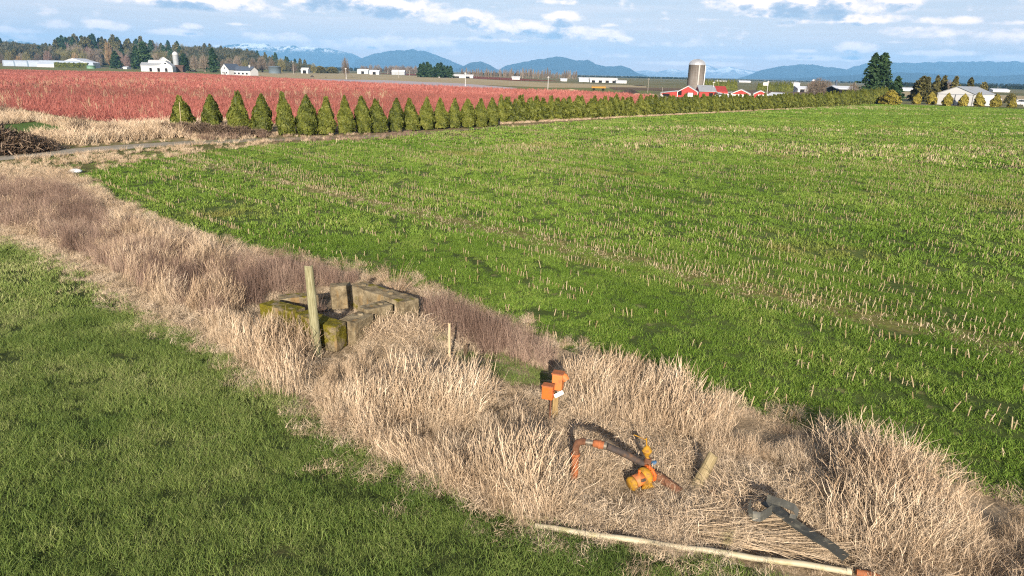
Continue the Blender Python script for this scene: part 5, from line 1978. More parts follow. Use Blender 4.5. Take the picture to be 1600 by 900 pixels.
# red barns and the tall silo
D = 258
g_ = up(1074, 150, D)
mp = g_.y / FOC * 1.02
W = 29 * mp
hw, hr = up(1074, 143.5, D).z, up(1074, 134.5, D).z
dl = up(1082, 150, D).x - g_.x
rb = gable('red_barn', (g_.x, D, 0), R_(-15), W, 17, hw, hr, M_brn, M_gry, 'red barn with white trimmed gable and a tall dark doorway below the silo', 'barn', ov=.3, trim=M_trim,
           doors=((.9, 2.4, hw * .86, 0, M_drk), (-W * .5 + .8, 1.3, 1.5, hw * .36, M_drk)), windows=(('r', 4, hw * .55, 1.2, 1.0), ('r', 7, hw * .55, 1.2, 1.0)))
MB().box((1.0, -.2, .9), (1.8, .3, 1.3)).build('white_bin', M_trim, rb)
# lean-to on the left
lw_ = 24 * mp
mb = MB().prism([(-W / 2 - lw_, .1, -.3), (-W / 2, .1, -.3), (-W / 2, .1, hw + .1), (-W / 2 - lw_, .1, hw * .62)], (0, 12, 0))
mb.build('lean_to', M_brn, rb)
mb = MB().prism([(-W / 2 - lw_ - .3, -.2, hw * .62), (-W / 2, -.2, hw + .14), (-W / 2, -.2, hw + .32), (-W / 2 - lw_ - .3, -.2, hw * .62 + .2)], (0, 12.6, 0))
mb.build('lean_to_roof', M_gry, rb)
MB().box((-W / 2 - lw_ * .68, 0.02, hw * .28), (lw_ * .42, .12, hw * .56)).build('doorway', M_drk, rb)
MB().prism([(-W / 2 - lw_ - .02, -.05, 0), (-W / 2 - lw_ - .02, -.05, hw * .6), (-W / 2 - lw_ + 1.1, -.05, 0)], (-.1, 0, 0)).build('white_panel', M_trim, rb)

g2 = up(1092, 150, D + 2)
L2 = up(1138, 150, D).x - g2.x
h1 = up(1110, 134.5, D).z
rt = empty('long_red_shed', (g2.x + .3, D + 3, 0), R_(-6), 'long low red shed with grey roof and open dark bays joined to the red barn', 'shed')
hb = up(1110, 143, D).z
MB().prism([(0, 0, -.3), (0, 11, -.3), (0, 11, hb), (0, 6, h1), (0, 0, hb)], (L2, 0, 0)).build('wall', M_brn, rt)
MB().prism([(-.2, -.5, hb - .1), (-.2, 6, h1 + .05), (-.2, 6, h1 + .2), (-.2, -.5, hb + .08)], (L2 * .55, 0, 0)).prism([(L2 * .55 - .2, -.5, hb - .1), (L2 * .55 - .2, 6, h1 + .05), (L2 + 1.2, 2, hb - 1.0), (L2 + .9, -.8, hb - 1.3)], (0, 0, .18)).build('roof', M_gry, rt)
for i in range(3):
    MB().box((L2 * (.42 + .18 * i), -.07, hb * .38), (L2 * .14, .12, hb * .72)).build('doorway', M_drk, rt)
MB().box((L2 * .92, -.5, hb * .35), (L2 * .2, .3, hb * .7)).build('white_gable', M_trim, rt)

D3 = 262
g_ = up(1157, 150, D3)
W3 = 27 * mp
hw3, hr3 = up(1157, 146.5, D3).z, up(1157, 140, D3).z
b3 = gable('red_and_white_barn', (g_.x, D3, 0), R_(-18), W3, 11, hw3, hr3, M_brn, M_gry, 'small barn with red upper gable and white lower front right of the red barn', 'barn', ov=.25, trim=M_trim,
           doors=((0, W3 * .94, hw3 * .86, 0, M_wht),))
MB().box((0, -.14, hw3 * .42), (.1, .08, hw3 * .8)).build('door_seam', M_drk, b3)
MB().box((-W3 / 2 - 1.6, 1.0, hw3 * .5), (3.0, 6, hw3 * .9)).build('dark_bay', M_drk, b3)
MB().box((-W3 / 2 - 1.6, .9, hw3 + .35), (3.6, 7, .15), ry=-.12).build('bay_roof', M_gry, b3)
g_ = up(1188, 150, D3 + 3)
W4 = 19 * mp
hw4, hr4 = up(1188, 147, D3).z, up(1188, 142, D3).z
b4 = gable('red_and_white_shed', (g_.x, D3 + 3, 0), R_(-18), W4, 9, hw4, hr4, M_brn, M_gry, 'smallest red and white shed at the right end of the red barns', 'shed', ov=.25, trim=M_trim, doors=((W4 * .12, W4 * .6, hw4 * .85, 0, M_wht),))

Ds = 285
g_ = up(1085.5, 140, Ds)
rs = 11.3 * Ds / FOC * 1.06
zt = up(1087, 102, Ds).z
zd = up(1087, 92.3, Ds).z
root = empty('silo', (g_.x, Ds, 0), 0, 'tall weathered concrete silo with a silver dome behind the red barn', 'silo')


def silo_mat():
    m, nt, out = new_mat('silo_staves')
    p = nt.nodes.new('ShaderNodeTexCoord').outputs['Object']
    n = noise(nt, mapping(nt, p, scale=(2.2, 2.2, .12)), 1.8, 6, .7)
    c = ramp(nt, n, [(0.3, (0.14, 0.12, 0.10)), (0.48, (0.23, 0.20, 0.175)), (0.65, (0.33, 0.30, 0.27)), (0.85, (0.5, 0.46, 0.42))])
    w = nd(nt, 'ShaderNodeTexWave', wave_type='BANDS', bands_direction='Z')
    w.inputs['Scale'].default_value = .55
    nt.links.new(p, w.inputs[0])
    c = mixc(nt, mth(nt, 'MULTIPLY', smooth(nt, w.outputs['Fac'], .85, .95), .25), c, (0.12, 0.11, 0.1))
    bsdf(nt, out, c, .9, .1)
    return m


MB().lathe([(rs, -.3), (rs, zt), (rs * 1.02, zt + .02), (rs * 1.02, zt + .18)], (0, 0, 0), 36).build('barrel', silo_mat(), root)
M_dome = plain('dome_metal', (0.62, 0.62, 0.62), .38, .5, .6, var=.08)
pr = [(rs * 1.03 * math.cos(a), zt + .15 + (zd - zt - .15) * math.sin(a)) for a in [i * math.pi / 2 / 9 for i in range(10)]]
pr[-1] = (.02, pr[-1][1])
dm = MB().lathe(pr, (0, 0, 0), 36).build('dome', M_dome, root)
rb_ = MB()
for k in range(12):
    a = k * math.pi / 6
    rb_.tube([(r * 1.005 * math.cos(a), r * 1.005 * math.sin(a), z + .02) for r, z in pr], .05, 5)
rb_.build('dome_rib', M_gry, dm)
MB().box((.15, -rs - .12, zt / 2 + 1), (.5, .35, zt - 2)).build('chute', plain('chute_grey', (0.42, 0.40, 0.37), .8, .2), root)
MB().tube([(rs * 1.0, -.5, 0), (rs * 1.0, -.5, zt)], .22, 8).build('fill_pipe', M_trim, root)

# other houses and sheds
D = 300
g_ = up(1232, 150, D)
gable('white_cottage', (g_.x, D, 0), R_(20), 16 * D / FOC, 10, up(1232, 150, D).z, up(1232, 146, D).z, M_wht, M_whr, 'small white cottage with pale blue grey roof peeking over the hedge', 'house', ov=.8, windows=(('f', -1, 1.2, .8, .8), ('f', 1, 1.2, .8, .8)))
shed(1308, 1338, 135.5, 139.5, 300, M_drk, M_whr, 'open dark fronted barn with white roof left of the cedar', 'open_barn', 'barn', doors=3)
shed(1247, 1275, 135.5, 139, 420, M_wht, M_whr, 'pale low farm building behind the hedge right of the barns', doors=2)
shed(1293, 1308, 133, 136, 480, M_wht, M_gry, 'small grey roofed shed behind the wide bare tree', doors=1)
shed(1238, 1250, 128.5, 130, 620, M_wht, M_wht, 'white box shaped far building right of the white topped pole', 'far_building', 'building')
shed(1382, 1395, 134, 138, 420, M_wht, M_wht, 'white low shed between the cedar and the dark conifer', doors=1)
shed(1408, 1436, 137.5, 139, 600, M_wht, M_whr, 'distant pale shed between the dark conifer and the hangar trees')
shed(905, 925, 121.5, 124, 700, M_wht, M_whr, 'low white shed left of the biggest white shed in the middle distance', doors=0)
shed(922, 965, 122, 125.3, 680, M_wht, M_wht, 'biggest white shed in the middle distance with dark doors', doors=4)
shed(963, 979, 126.8, 128.4, 660, M_wht, M_wht, 'lowest white shed extending right from the biggest one')
shed(706, 739, 116.5, 119, 800, M_wht, M_wht, 'long white shed right of the dark fir cluster', doors=2)
shed(680, 693, 117, 119, 790, M_wht, M_wht, 'small white shed in front of the dark fir cluster')
shed(800, 812, 119.5, 121.5, 760, M_wht, M_wht, 'small white shed at the foot of the poplar windbreak')
shed(876, 886, 123.5, 125, 720, M_wht, M_whr, 'tiny pale shed left of the white sheds', doors=0)
shed(558, 575, 108, 110.5, 1100, M_wht, M_wht, 'white shed right of the lone bare tree', doors=1)
shed(577, 592, 109.5, 111.5, 1000, M_wht, M_whr, 'second white shed right of the lone bare tree', doors=1)
shed(612, 632, 109.5, 112, 1050, M_gry, M_whr, 'grey long shed right of the two white sheds')
shed(470, 481, 106, 108.8, 900, M_wht, M_wht, 'small white farmhouse at the right end of the woodland', 'farmhouse', 'house', doors=1)
shed(1118, 1135, 125.5, 127, 1300, M_wht, M_whr, 'distant white roofs right of the silo', 'far_building', 'building')
shed(1155, 1173, 126, 127.5, 1300, M_wht, M_whr, 'second group of distant white roofs above the red barns', 'far_building', 'building')
shed(1552, 1578, 139, 141, 700, M_wht, M_whr, 'distant pale shed right of the hangar')
shed(1548, 1562, 158, 159.5, 262, M_wht, M_wht, 'low white shed behind the golden shrubs at the right', depth=3)
# far silos
for px, yt, yb, D, wpx, m_, dm_, lb in ((276.5, 80.5, 112, 770, 8, M_gry, M_wht, 'small grey silo with a white cap behind the white barn'), (1273.5, 124, 132, 600, 4.5, M_brr, M_wht, 'tiny white capped silo above the far farm'), (1310, 124.5, 134, 600, 3, M_blr, M_blr, 'tiny dark blue silo left of the cedar')):
    g_ = up(px, 110, D)
    r = wpx / 2 * D / FOC
    z = up(px, yt, D).z
    rt = empty('far_silo', (g_.x, D, 0), 0, lb, 'silo')
    MB().lathe([(r, -.3), (r, z - r * 1.1)], (0, 0, 0), 20).build('barrel', m_, rt)
    MB().lathe([(r * 1.04, z - r * 1.1), (r * .9, z - r * .6), (r * .5, z - r * .15), (.02, z)], (0, 0, 0), 20).build('cap', dm_, rt)

# white barn with a raised middle, and farmhouse behind
D = 680
A, B = up(221, 112, D), up(263, 112, D)
k_ = D / FOC
rt = empty('white_barn', ((A.x + B.x) / 2 + 2, D, 0), R_(12), 'white barn with low wings and raised middle roof beyond the red field', 'barn')
w = 44 * k_
h1, h2, h3 = 5.2, 9.5, 11.5
MB().prism([(w * .1, 0, -.3), (w * .5, 0, -.3), (w * .5, 0, h1), (w * .28, 0, h2 + .4), (w * .1, 0, h1 + 1)], (0, 14, 0)).build('wall', M_wht, rt)
MB().prism([(-w * .5, 1, -.3), (w * .1, 1, -.3), (w * .1, 1, h1 + 1), (-w * .5, 1, h1)], (0, 12, 0)).build('wing', M_wht, rt)
MB().prism([(-w * .52, .6, h1 + .1), (-w * .52, 7, h2 - 1.4), (-w * .52, 7, h2 - 1.1), (-w * .52, .6, h1 + .4)], (w * .62, 0, 0)).build('roof', M_gry, rt)
MB().prism([(-w * .3, 6, h1), (-w * .3, 6, h2), (-w * .3, 9, h2 + 1.2), (-w * .3, 12, h2), (-w * .3, 12, h1)], (w * .56, 0, 0)).build('upper_storey', M_wht, rt)
for x in (-.2, .05, .3):
    MB().box((w * x, -.1 + (1.0 if x < .1 else 0), 1.8), (2.2, .2, 3.2)).build('doorway', M_drk, rt)
MB().box((w * .29, -.1, h2 - 1.8), (1.6, .2, 1.2)).build('window', M_glass, rt)
D = 790
g_ = up(258, 110, D)
gable('grey_white_barn', (g_.x, D, 0), R_(30), 13, 14, 9.5, 14.5, M_wht, M_whr, 'tall pale barn standing behind the white barn', 'barn', windows=(('f', 0, 10, 1.5, 1.5), ('r', 4, 6, 1.2, 2)), doors=((0, 3.5, 4, 0, M_drk),))
shed(265, 285, 102, 105, 700, M_brr, M_brr, 'low brown roofed shed between the white barn and the silo', depth=6)
shed(186, 198, 104, 106, 900, M_wht, M_whr, 'white caravan like sheds behind the dark evergreen')

# blue roofed house
D = 560
g_ = up(351, 110, D)
k_ = D / FOC
hw, hr = up(351, 108, D).z, up(351, 99.5, D).z
hh = gable('blue_roofed_house', (g_.x, D, 0), R_(-28), 9, 12, hw, hr, M_wht, M_blr, 'white house with dark slate blue roof and long right wing beyond the red field', 'house', ov=.5,
           windows=(('f', -2, 1.8, 1.2, 1.3), ('f', 2, 1.8, 1.2, 1.3), ('f', 0, hw + .8, 1.1, 1.1)), doors=((0, 1.1, 2.1, 0, M_drk),))
he, hh2 = up(370, 110, D).z, up(370, 104, D).z
MB().prism([(3, 5, -.3), (3, 13, -.3), (3, 13, he), (3, 9, hh2), (3, 5, he)], (15, 4, 0)).build('wing', M_wht, hh)
MB().prism([(3, 4.3, he - .2), (3, 9, hh2 + .1), (3, 9, hh2 + .3), (3, 4.3, he)], (15.4, 4.2, 0)).build('wing_roof', M_blr, hh)
for i in range(4):
    MB().box((5 + i * 3.4, 5.3 + i * .9, 1.5), (1.5, .5, 1.3), rz=R_(15)).build('window', M_glass, hh)
MB().box((15, 11.5, hh2 + .4), (.9, .9, 2.2)).build('chimney', M_wht, hh)

# polytunnels
for i, (px, w_, lb) in enumerate(((6, 16, 'leftmost polytunnel with a pale arched roof'), (23, 18, 'second polytunnel from the left with a dark blue arched end'), (44, 18, 'third polytunnel from the left with a dark blue arched end'),
                                  (63, 14, 'fourth polytunnel from the left, low and pale'))):
    D = 930
    g_ = up(px, 104, D)
    k_ = D / FOC
    r = w_ / 2 * k_
    h = up(px, 93.8, D).z
    rt = empty('polytunnel', (g_.x, D, 0), R_(-48), lb, 'greenhouse', 'polytunnels by the woodland')
    arc = [(r * math.cos(a), h * math.sin(a) ** .8) for a in [math.pi * j / 12 for j in range(13)]]
    MB().prism([(x, 0, z) for x, z in arc] + [(-r, 0, -.3), (r, 0, -.3)], (0, 60, 0)).build('cover', M_poly, rt)
    MB().prism([(x * .93, -.1, z * .93) for x, z in arc], (0, -.15, 0)).build('end_wall', M_polyd if i in (1, 2) else M_poly, rt)
shed(58, 84, 96.5, 100, 900, M_wht, M_poly, 'low white walled glasshouse right of the polytunnels', depth=12)
shed(60, 128, 95, 97.2, 1010, M_poly, M_poly, 'long bluish glass roof behind the low hedge', 'glasshouse', 'greenhouse', depth=26)
D = 960
g_ = up(115, 104, D)
gable('white_roofed_hall', (g_.x, D, 0), R_(0), 42 * D / FOC, 30, up(115, 97.8, D).z, up(115, 91.2, D).z, M_wht, M_whr, 'wide hall with a bright white low gabled front behind the clipped hedge', 'hall', doors=((8, 5, 4, 0, M_drk),))
A, B = up(85, 104, 880), up(136, 104, 880)
P = rng.uniform(0, 1, (900, 3))
me = tmpl('clipped_hedge', G_arb, leaf_quads(np.stack([P[:, 0] * (B.x - A.x), P[:, 1] * 2.0, P[:, 2] ** .6 * 5.6], 1), rng.normal(0, 1, (900, 3)) + np.array([0, -1.2, .4]), .9, np.random.default_rng(3), 1.4))
o = link('clipped_hedge', me, None, (A.x, 880, 0))
tag(o, 'long clipped dark green hedge in front of the white roofed hall', 'hedge')
MB().box(((B.x - A.x) / 2, 1.0, 2.6), (B.x - A.x - .6, 1.4, 5.2), jit=.05).build('hedge_core', G_arb, o)
for px, D, wpx, yt, m_, lb, nm in ((142.5, 850, 12, 102, M_gtank, 'round pale green tank right of the clipped hedge', 'tank'), (429, 800, 18, 103, M_wtank, 'round grey blue water tank at the edge of the woodland', 'tank')):
    g_ = up(px, 105, D)
    r = wpx / 2 * D / FOC
    z = max(2.5, up(px, yt, D).z)
    rt = empty('water_tank', (g_.x, D, 0), 0, lb, 'tank')
    MB().lathe([(r, -.2), (r, z * .84), (r * 1.02, z * .84), (r * 1.02, z * .9)], (0, 0, 0), 28).build('shell', m_, rt)
    MB().lathe([(r * 1.01, z * .9), (r * .5, z * .97), (.05, z)], (0, 0, 0), 28).build('lid', m_, rt)

# poles
for px, yt, yb, m_, lb in ((459, 95, 116, M_pole, 'utility pole at the right end of the woodland'), (541, 106, 124, M_trim, 'pale utility pole in the pasture below the lone bare tree'), (623, 108.5, 122, M_pole, 'utility pole left of the dark fir cluster'),
                           (606, 110, 116, M_pole, 'short pole left of the dark fir cluster'), (640, 109.5, 118, M_pole, 'short pole just left of the dark fir cluster'), (727, 113, 135, M_trim, 'pale utility pole right of the dark fir cluster'),
                           (856, 119, 141, M_trim, 'pale utility pole at the far edge of the red field'), (833, 108, 121, M_pole, 'grey pole rising among the bare poplars'), (1012, 122, 145, M_pole, 'utility pole left of the dark earth heap'),
                           (1034, 136, 151, M_pole, 'short pole at the left end of the red barn'), (1113, 127, 152, M_trim, 'white pole in front of the long red shed'), (1197.5, 126, 152, M_trim, 'white pole with a white box on top at the right end of the red barns'),
                           (1599, 144, 166, M_trim, 'white pole at the far right edge of the picture')):
    b = at(px, yb)
    z = up(px, yt, b.y).z
    k_ = max(.10, b.y / FOC * .55)
    rt = empty('utility_pole', (b.x, b.y, 0), 0, lb, 'pole', 'poles across the far fields')
    MB().tube([(0, 0, -.3), (0, 0, z)], [k_ * .62, k_ * .42], 8).build('pole', m_, rt)
    if yb - yt > 16:
        MB().box((0, 0, z * .93), (z * .16, k_ * .6, k_ * .7)).build('crossarm', m_, rt)
    if px == 1197.5:
        MB().box((-1.0, -.1, z * .80), (2.0, .3, 1.1)).build('white_box', M_trim, rt)

# yellow farm wagon, earth heap, small dark things
b = at(935, 141.5)
k_ = b.y / FOC
rt = empty('farm_wagon', (b.x, b.y, 0), R_(-4), 'long yellow farm wagon parked at the far edge of the red field', 'wagon')
Lw = 21 * k_
MB().box((0, 0, 1.35), (Lw, 2.2, .5), jit=.02).box((0, 0, 1.9), (Lw * .96, 2.0, .16)).build('deck', M_yel, rt)
for s in (-1, 1):
    MB().box((s * Lw * .47, 0, 1.75), (.15, 2.1, 1.1)).build('end_rack', M_yel, rt)
for s in (-1, 1):
    for q in (-1, 1):
        MB().lathe([(.1, -.15), (.5, -.15), (.55, 0), (.5, .15), (.1, .15)], (s * Lw * .33, q * 1.0, .55), 16, (0, 1, 0)).build('wheel', M_drk, rt)
M_heap = ground_mat('dark_earth', [(0.03, 0.024, 0.022), (0.055, 0.045, 0.04), (0.08, 0.065, 0.055)], scales=(.3, 1, 5))


def heap(px, py, w, h, label, mat, name='earth_heap', cat='heap', dy=.5):
    b = at(px, py)
    mb = MB()
    n, m_ = 28, 8
    vs = []
    for j in range(m_ + 1):
        t = j / m_
        for i in range(n):
            a = 6.283 * i / n
            r = w / 2 * t * (1 + .12 * math.sin(a * 3 + px) + .06 * math.sin(a * 7))
            z = h * (1 - t) ** .9 * (1 + .1 * math.sin(a * 2 + 3 * t)) if j else h
            vs.append((r * math.cos(a), r * dy * math.sin(a), z - .02))
    fs = [(j * n + i, j * n + (i + 1) % n, (j + 1) * n + (i + 1) % n, (j + 1) * n + i) for j in range(m_) for i in range(n)]
    mb.add(vs, fs, True)
    o = mb.build(name, mat)
    o.location = b
    return tag(o, label, cat)


k_ = at(985, 147).y / FOC
heap(985, 146.5, 36 * k_, 7.2 * k_, 'dark earth heap left of the red barn', M_heap)
heap(996, 149, 26 * k_, 3.2 * k_, 'low pale rubble heap in front of the dark earth heap', M_strip, 'rubble_heap')
heap(893, 141.5, 24 * k_, 2.6 * k_, 'low straw coloured heap left of the yellow wagon', M_tan, 'straw_heap')
heap(1019, 150, 20 * k_, 3.0 * k_, 'low pale rubble heap nearest the red barn', M_strip, 'rubble_heap')
heap(1000, 134.5, 50 * k_, 2.2 * k_, 'low dark earth bank beyond the dark earth heap', M_heap)
k_ = at(488, 121).y / FOC
heap(488, 120.8, 7 * k_, 3.2 * k_, 'dark brown heap in the pale pasture beyond the red field', M_heap, 'hay_heap')
heap(509, 121.8, 2.4 * k_, 1.4 * k_, 'tiny dark heap right of the dark brown one', M_heap, 'hay_heap')


def car(px, py, mat, label, s=1.0):
    b = at(px, py)
    rt = empty('parked_car', (b.x, b.y, 0), random.uniform(-.3, .3), label, 'car')
    prof = [(-2.2, .35), (2.2, .35), (2.25, .8), (1.3, .95), (.7, 1.45), (-1.1, 1.45), (-1.9, .95), (-2.25, .85)]
    MB().prism([(x * s, -.85 * s, z * s) for x, z in prof], (0, 1.7 * s, 0)).build('body', mat, rt, .05)
    MB().prism([(x * s, -.87 * s, z * s) for x, z in ((1.1, .97), (.62, 1.38), (-1.0, 1.38), (-1.6, .97))], (0, 1.74 * s, 0)).build('window', M_glass, rt)
    for x in (-1.4, 1.4):
        for y in (-.8, .8):
            MB().lathe([(.05, -.1), (.33, -.1), (.33, .1), (.05, .1)], (x * s, y * s, .33 * s), 14, (0, 1, 0)).build('wheel', M_drk, rt)


car(360, 116, M_wht, 'white car parked in front of the blue roofed house', 1.3)
car(372, 116.5, M_gry, 'grey car parked right of the white one by the blue roofed house', 1.2)
car(303, 112.5, M_drk, 'dark car in the yard between silo and blue roofed house', 1.3)
car(1127, 153, M_gry, 'grey vehicle in front of the long red shed', 1.1)
car(1594, 165.5, M_wht, 'white vehicle parked at the right edge beyond the golden shrubs', 1.5)

# ------------------------------------------------------------------ mountains
def mountain(name, D, prof, cols, snow=None, depth=2600, seed=0, rough=.10, kind='structure'):
    D, depth = D * 1.5, depth * 1.5
    if snow:
        snow = tuple(q * 1.5 for q in snow)
    r = random.Random(seed)
    x0, x1 = prof[0][0], prof[-1][0]
    nx, ny = 260, 26
    xs = [x0 + (x1 - x0) * i / nx for i in range(nx + 1)]
    vs, fs = [], []
    for j in range(ny + 1):
        t = j / ny           # 0 foot (near) .. 0.6 crest .. 1 back
        for i, px in enumerate(xs):
            pyv = float(np.interp(px, [a for a, b in prof], [b for a, b in prof]))
            top = max(0.0, up(px, pyv, D).z)
            y = D - depth * .6 + depth * t
            q = t / .6 if t < .6 else (1 - t) / .4
            xx = up(px, 100, y).x
            n1 = mn.fractal(Vector((px * .035 + seed, t * 5.0, seed)), 0.8, 2.1, 6)
            ridge = abs(mn.noise(Vector((px * .06 + seed * 2, t * 2.0, seed + 4))))
            crest = 1 + .05 * mn.fractal(Vector((px * .09, seed * 3.1, .5)), .7, 2.0, 5)
            h = top * crest * (q ** 1.15) * (1 + (rough * n1 - .35 * ridge) * (1 - q ** 2) * 1.5)
            vs.append((xx, y, max(-2, h) - (3 if q <= 0 else 0)))
    w = nx + 1
    for j in range(ny):
        for i in range(nx):
            a = j * w + i
            fs.append((a, a + 1, a + w + 1, a + w))
    mb = MB()
    mb.add(vs, fs, True)
    m, nt, out = new_mat(name + '_slopes')
    p = geo_pos(nt)
    n = noise(nt, p, .004, 8, .65)
    n2 = noise(nt, p, .02, 5, .7)
    f = mth(nt, 'MULTIPLY_ADD', n2, .4, mth(nt, 'MULTIPLY', n, .6))
    c = ramp(nt, f, [(.38, cols[0]), (.52, cols[1]), (.62, cols[2])])
    if snow:
        z = nd_sep(nt, p, 2)
        s_ = smooth(nt, mth(nt, 'ADD', z, mth(nt, 'MULTIPLY', mth(nt, 'SUBTRACT', n2, .5), snow[1])), snow[0], snow[0] + snow[2])
        c = mixc(nt, mth(nt, 'MULTIPLY', s_, smooth(nt, n, .44, .52)), c, (0.75, 0.77, 0.80))
    bsdf(nt, out, c, .95, .05)
    o = mb.build(name, m)
    o['kind'] = kind
    return o


FORC = [(0.01, 0.022, 0.02), (0.02, 0.036, 0.03), (0.05, 0.06, 0.05)]
mountain('snowy_mountain', 11500, [(-400, 92), (-200, 78), (-60, 72), (0, 66), (25, 60), (50, 64), (90, 74), (180, 82), (260, 78), (300, 75), (330, 69), (345, 68), (365, 69), (385, 66), (400, 65), (412, 66), (435, 71), (460, 70), (480, 71), (520, 74), (545, 81), (565, 90), (600, 98), (680, 108)],
         FORC, snow=(215, 260, 90), depth=1500, seed=1)
mountain('broad_mountain', 9500, [(545, 106), (560, 92), (590, 82), (620, 77), (650, 76), (668, 79), (690, 88), (705, 94), (720, 101), (745, 110)], FORC, snow=(300, 120, 80), depth=1500, seed=2)
mountain('small_peak', 7600, [(700, 112), (722, 104), (735, 97), (752, 95), (765, 100), (775, 107), (800, 116)], FORC, depth=900, seed=3)
mountain('middle_mountain', 8000, [(775, 112), (790, 102), (810, 97), (830, 93), (850, 91), (868, 87.5), (885, 88.5), (900, 94), (908, 93), (918, 92.5), (930, 99), (945, 103), (958, 103), (972, 101.5), (985, 106), (997, 114), (1020, 120), (1060, 124)], FORC, depth=1200, seed=4)
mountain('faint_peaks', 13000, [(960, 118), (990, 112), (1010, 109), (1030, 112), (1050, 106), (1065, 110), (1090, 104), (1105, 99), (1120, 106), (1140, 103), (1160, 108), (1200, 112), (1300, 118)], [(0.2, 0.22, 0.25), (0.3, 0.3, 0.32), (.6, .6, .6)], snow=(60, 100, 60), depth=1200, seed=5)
mountain('right_mountain', 8600, [(1150, 124), (1170, 118), (1190, 109), (1220, 102), (1240, 100), (1255, 98.5), (1275, 100.5), (1290, 102.5), (1310, 105), (1325, 108), (1345, 112), (1400, 120)], FORC, depth=1300, seed=6)
mountain('long_mountain', 9600, [(1290, 120), (1318, 110), (1338, 101), (1360, 97), (1400, 96), (1450, 96), (1480, 94.5), (1520, 94), (1560, 95), (1600, 94), (1660, 92), (1760, 96), (1900, 100), (2100, 115)], FORC, snow=(285, 160, 60), depth=1700, seed=7)
mountain('foothills', 6400, [(1080, 126), (1180, 124), (1260, 121), (1330, 117), (1400, 112), (1440, 113), (1500, 117), (1560, 118), (1640, 114), (1800, 118)], FORC, depth=1100, seed=8)

# ------------------------------------------------------------------ the blue air
hz = MB().box((0, 0, 370), (44000, 44000, 780))
haze = hz.build('haze', None)
haze['kind'] = 'stuff'
haze['label'] = 'pale blue haze lying over the far fields and mountains'
haze['category'] = 'haze'
m = bpy.data.materials.new('haze')
m.use_nodes = True
nt = m.node_tree
nt.nodes.clear()
out = nt.nodes.new('ShaderNodeOutputMaterial')
pv = nt.nodes.new('ShaderNodeVolumePrincipled')
pv.inputs['Color'].default_value = (0.25, 0.57, 1.0, 1)
pv.inputs['Density'].default_value = 0.75e-4
pv.inputs['Anisotropy'].default_value = -0.12
nt.links.new(pv.outputs[0], out.inputs['Volume'])
haze.data.materials.append(m)

P = rand_in(px_poly([(-100, 296), (0, 272), (130, 277), (200, 256), (300, 238), (300, 228), (200, 238), (100, 246), (0, 256), (-100, 262)]), 5)
scatter('turf_grass', P, T_lawn_far, rng.uniform(.25, .7, len(P)), 'short olive turf between the gravel track and the thicket', 'grass', tint=rng.uniform(.2, 1.0, len(P)))
P = P[fnoise(P, .25, 12) > .48]
scatter('turf_weeds', P, T_straw_far, rng.uniform(.2, .5, len(P)), 'pale weeds in the olive turf beside the gravel track', 'weeds', tint=rng.random(len(P)))
# grass growing over the pale pipe
P = np.array([tuple(at(x, 822 + (x - 836) * .146 + random.uniform(-6, 10))[:2]) for x in [random.choice((random.uniform(1000, 1085), random.uniform(1000, 1085), random.uniform(1000, 1085), random.uniform(850, 1330))) for _ in range(90)]])
scatter('pipe_weeds', P, T_tangle, rng.uniform(.2, .5, len(P)), 'dead grass tufts growing over the pale pipe', 'dead grass', tint=rng.uniform(.3, 1, len(P)), tilt=.35)
P = np.array([tuple(at(random.uniform(572, 668), random.uniform(512, 532))[:2]) for _ in range(60)])
scatter('wall_grass', P, T_bent, rng.uniform(.6, 1.0, len(P)), 'pale dead grass leaning on the front of the concrete pit', 'dead grass', tint=rng.uniform(.4, 1, len(P)), tilt=.4)

P = rand_in(px_poly([(-60, 285), (0, 285), (100, 300), (170, 345), (215, 385), (110, 395), (60, 372), (0, 350), (-60, 340)]), 5)
scatter('mixed_weeds', P, T_bent + T_tangle, rng.uniform(.5, 1.2, len(P)), 'beige weeds and grass in the left part of the stem thicket', 'weeds', tint=fnoise(P, .9, 4) * 1.6 - .4, tilt=.25)
P = zone([(170, 345), (240, 375), (330, 405), (420, 435), (420, 460), (340, 500), (250, 470), (180, 425), (150, 380)], 1.6)
scatter('pale_stems', P, T_blond, rng.uniform(.6, 1.1, len(P)), 'pale stems mixed into the brown thicket left of the pit', 'dry stems', tint=rng.random(len(P)) * .8, tilt=.2)

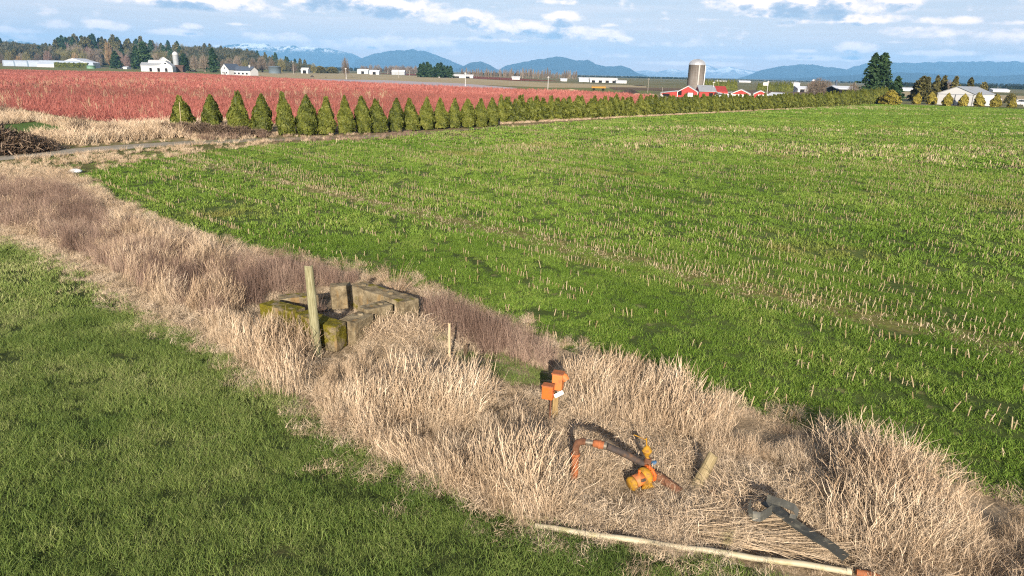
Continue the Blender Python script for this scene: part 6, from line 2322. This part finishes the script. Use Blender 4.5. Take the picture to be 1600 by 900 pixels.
# weeds creeping over the edges of the gravel
es = []
for i in range(420):
    t_ = random.random() * (len(trk_c) - 3) + .5
    i0 = int(t_)
    a_, b_ = Vector(trk_c[i0]), Vector(trk_c[i0 + 1])
    p_ = a_.lerp(b_, t_ - i0)
    n_ = (b_ - a_).normalized()
    n_ = Vector((-n_.y, n_.x))
    o_ = random.choice((-1, 1)) * (2.25 + abs(random.gauss(0, .4))) if random.random() < .8 or i0 < 6 else random.gauss(0, .5)
    es.append(tuple(p_ + n_ * o_))
scatter('track_edge_weeds', np.array(es), T_rye2 + T_straw_far, rng.uniform(.25, .6, len(es)), 'low weeds creeping over the edges of the gravel track', 'weeds', tint=rng.random(len(es)))

P = np.concatenate([rand_in(px_poly([(385, 470), (400, 446), (440, 438), (530, 446), (520, 452), (470, 457), (425, 466), (400, 480)]), 12)])
P = P[~inside(P, PITQ)]
scatter('stems_around_pit', P, T_mauve, rng.uniform(.4, .75, len(P)), 'brown stems crowding the left and back sides of the concrete pit', 'dry stems', tint=rng.random(len(P)))

P = rand_in([(8.5, 6.2), (9.6, 10.0), (14.5, 5.8), (18.0, 2.0), (14, -1), (9.5, 3.0)], 10)
scatter('strip_grass_beyond', P, T_blond + T_bent, rng.uniform(.5, 1.0, len(P)), 'dead grass continuing along the strip past the right edge of the view', 'dead grass', tint=rng.random(len(P)), tilt=.25)

P = rand_in(strip_w, 7)
P = P[~inside(P, PITQ) & ~inside(P, GREENQ) & view_ok(P) & clear_of(P, KEEP) & (P[:, 1] < 40)]
scatter('low_dead_grass', P, T_tangle, rng.uniform(.25, .75, len(P)), 'low dead grass covering the ground between the taller clumps', 'dead grass', tint=rng.random(len(P)), tilt=.3)
P = np.array([tuple(at(x, 792 + (x - 1196) * .66 + random.uniform(4, 14))[:2]) for x in [random.uniform(1200, 1325) for _ in range(16)]])
scatter('belt_weeds', P, T_tangle, rng.uniform(.4, .7, len(P)), 'dead grass tufts leaning over the dark belt', 'dead grass', tint=rng.random(len(P)), tilt=.3)
P = rand_in(px_poly([(240, 208), (420, 209), (430, 216), (330, 219), (240, 216)]), 1.6)
scatter('thicket_straw', P, T_mauve_far + T_straw_far, rng.uniform(.5, 1.1, len(P)), 'brown weeds and straw among the bushes below the first hedge trees', 'weeds', tint=rng.random(len(P)))
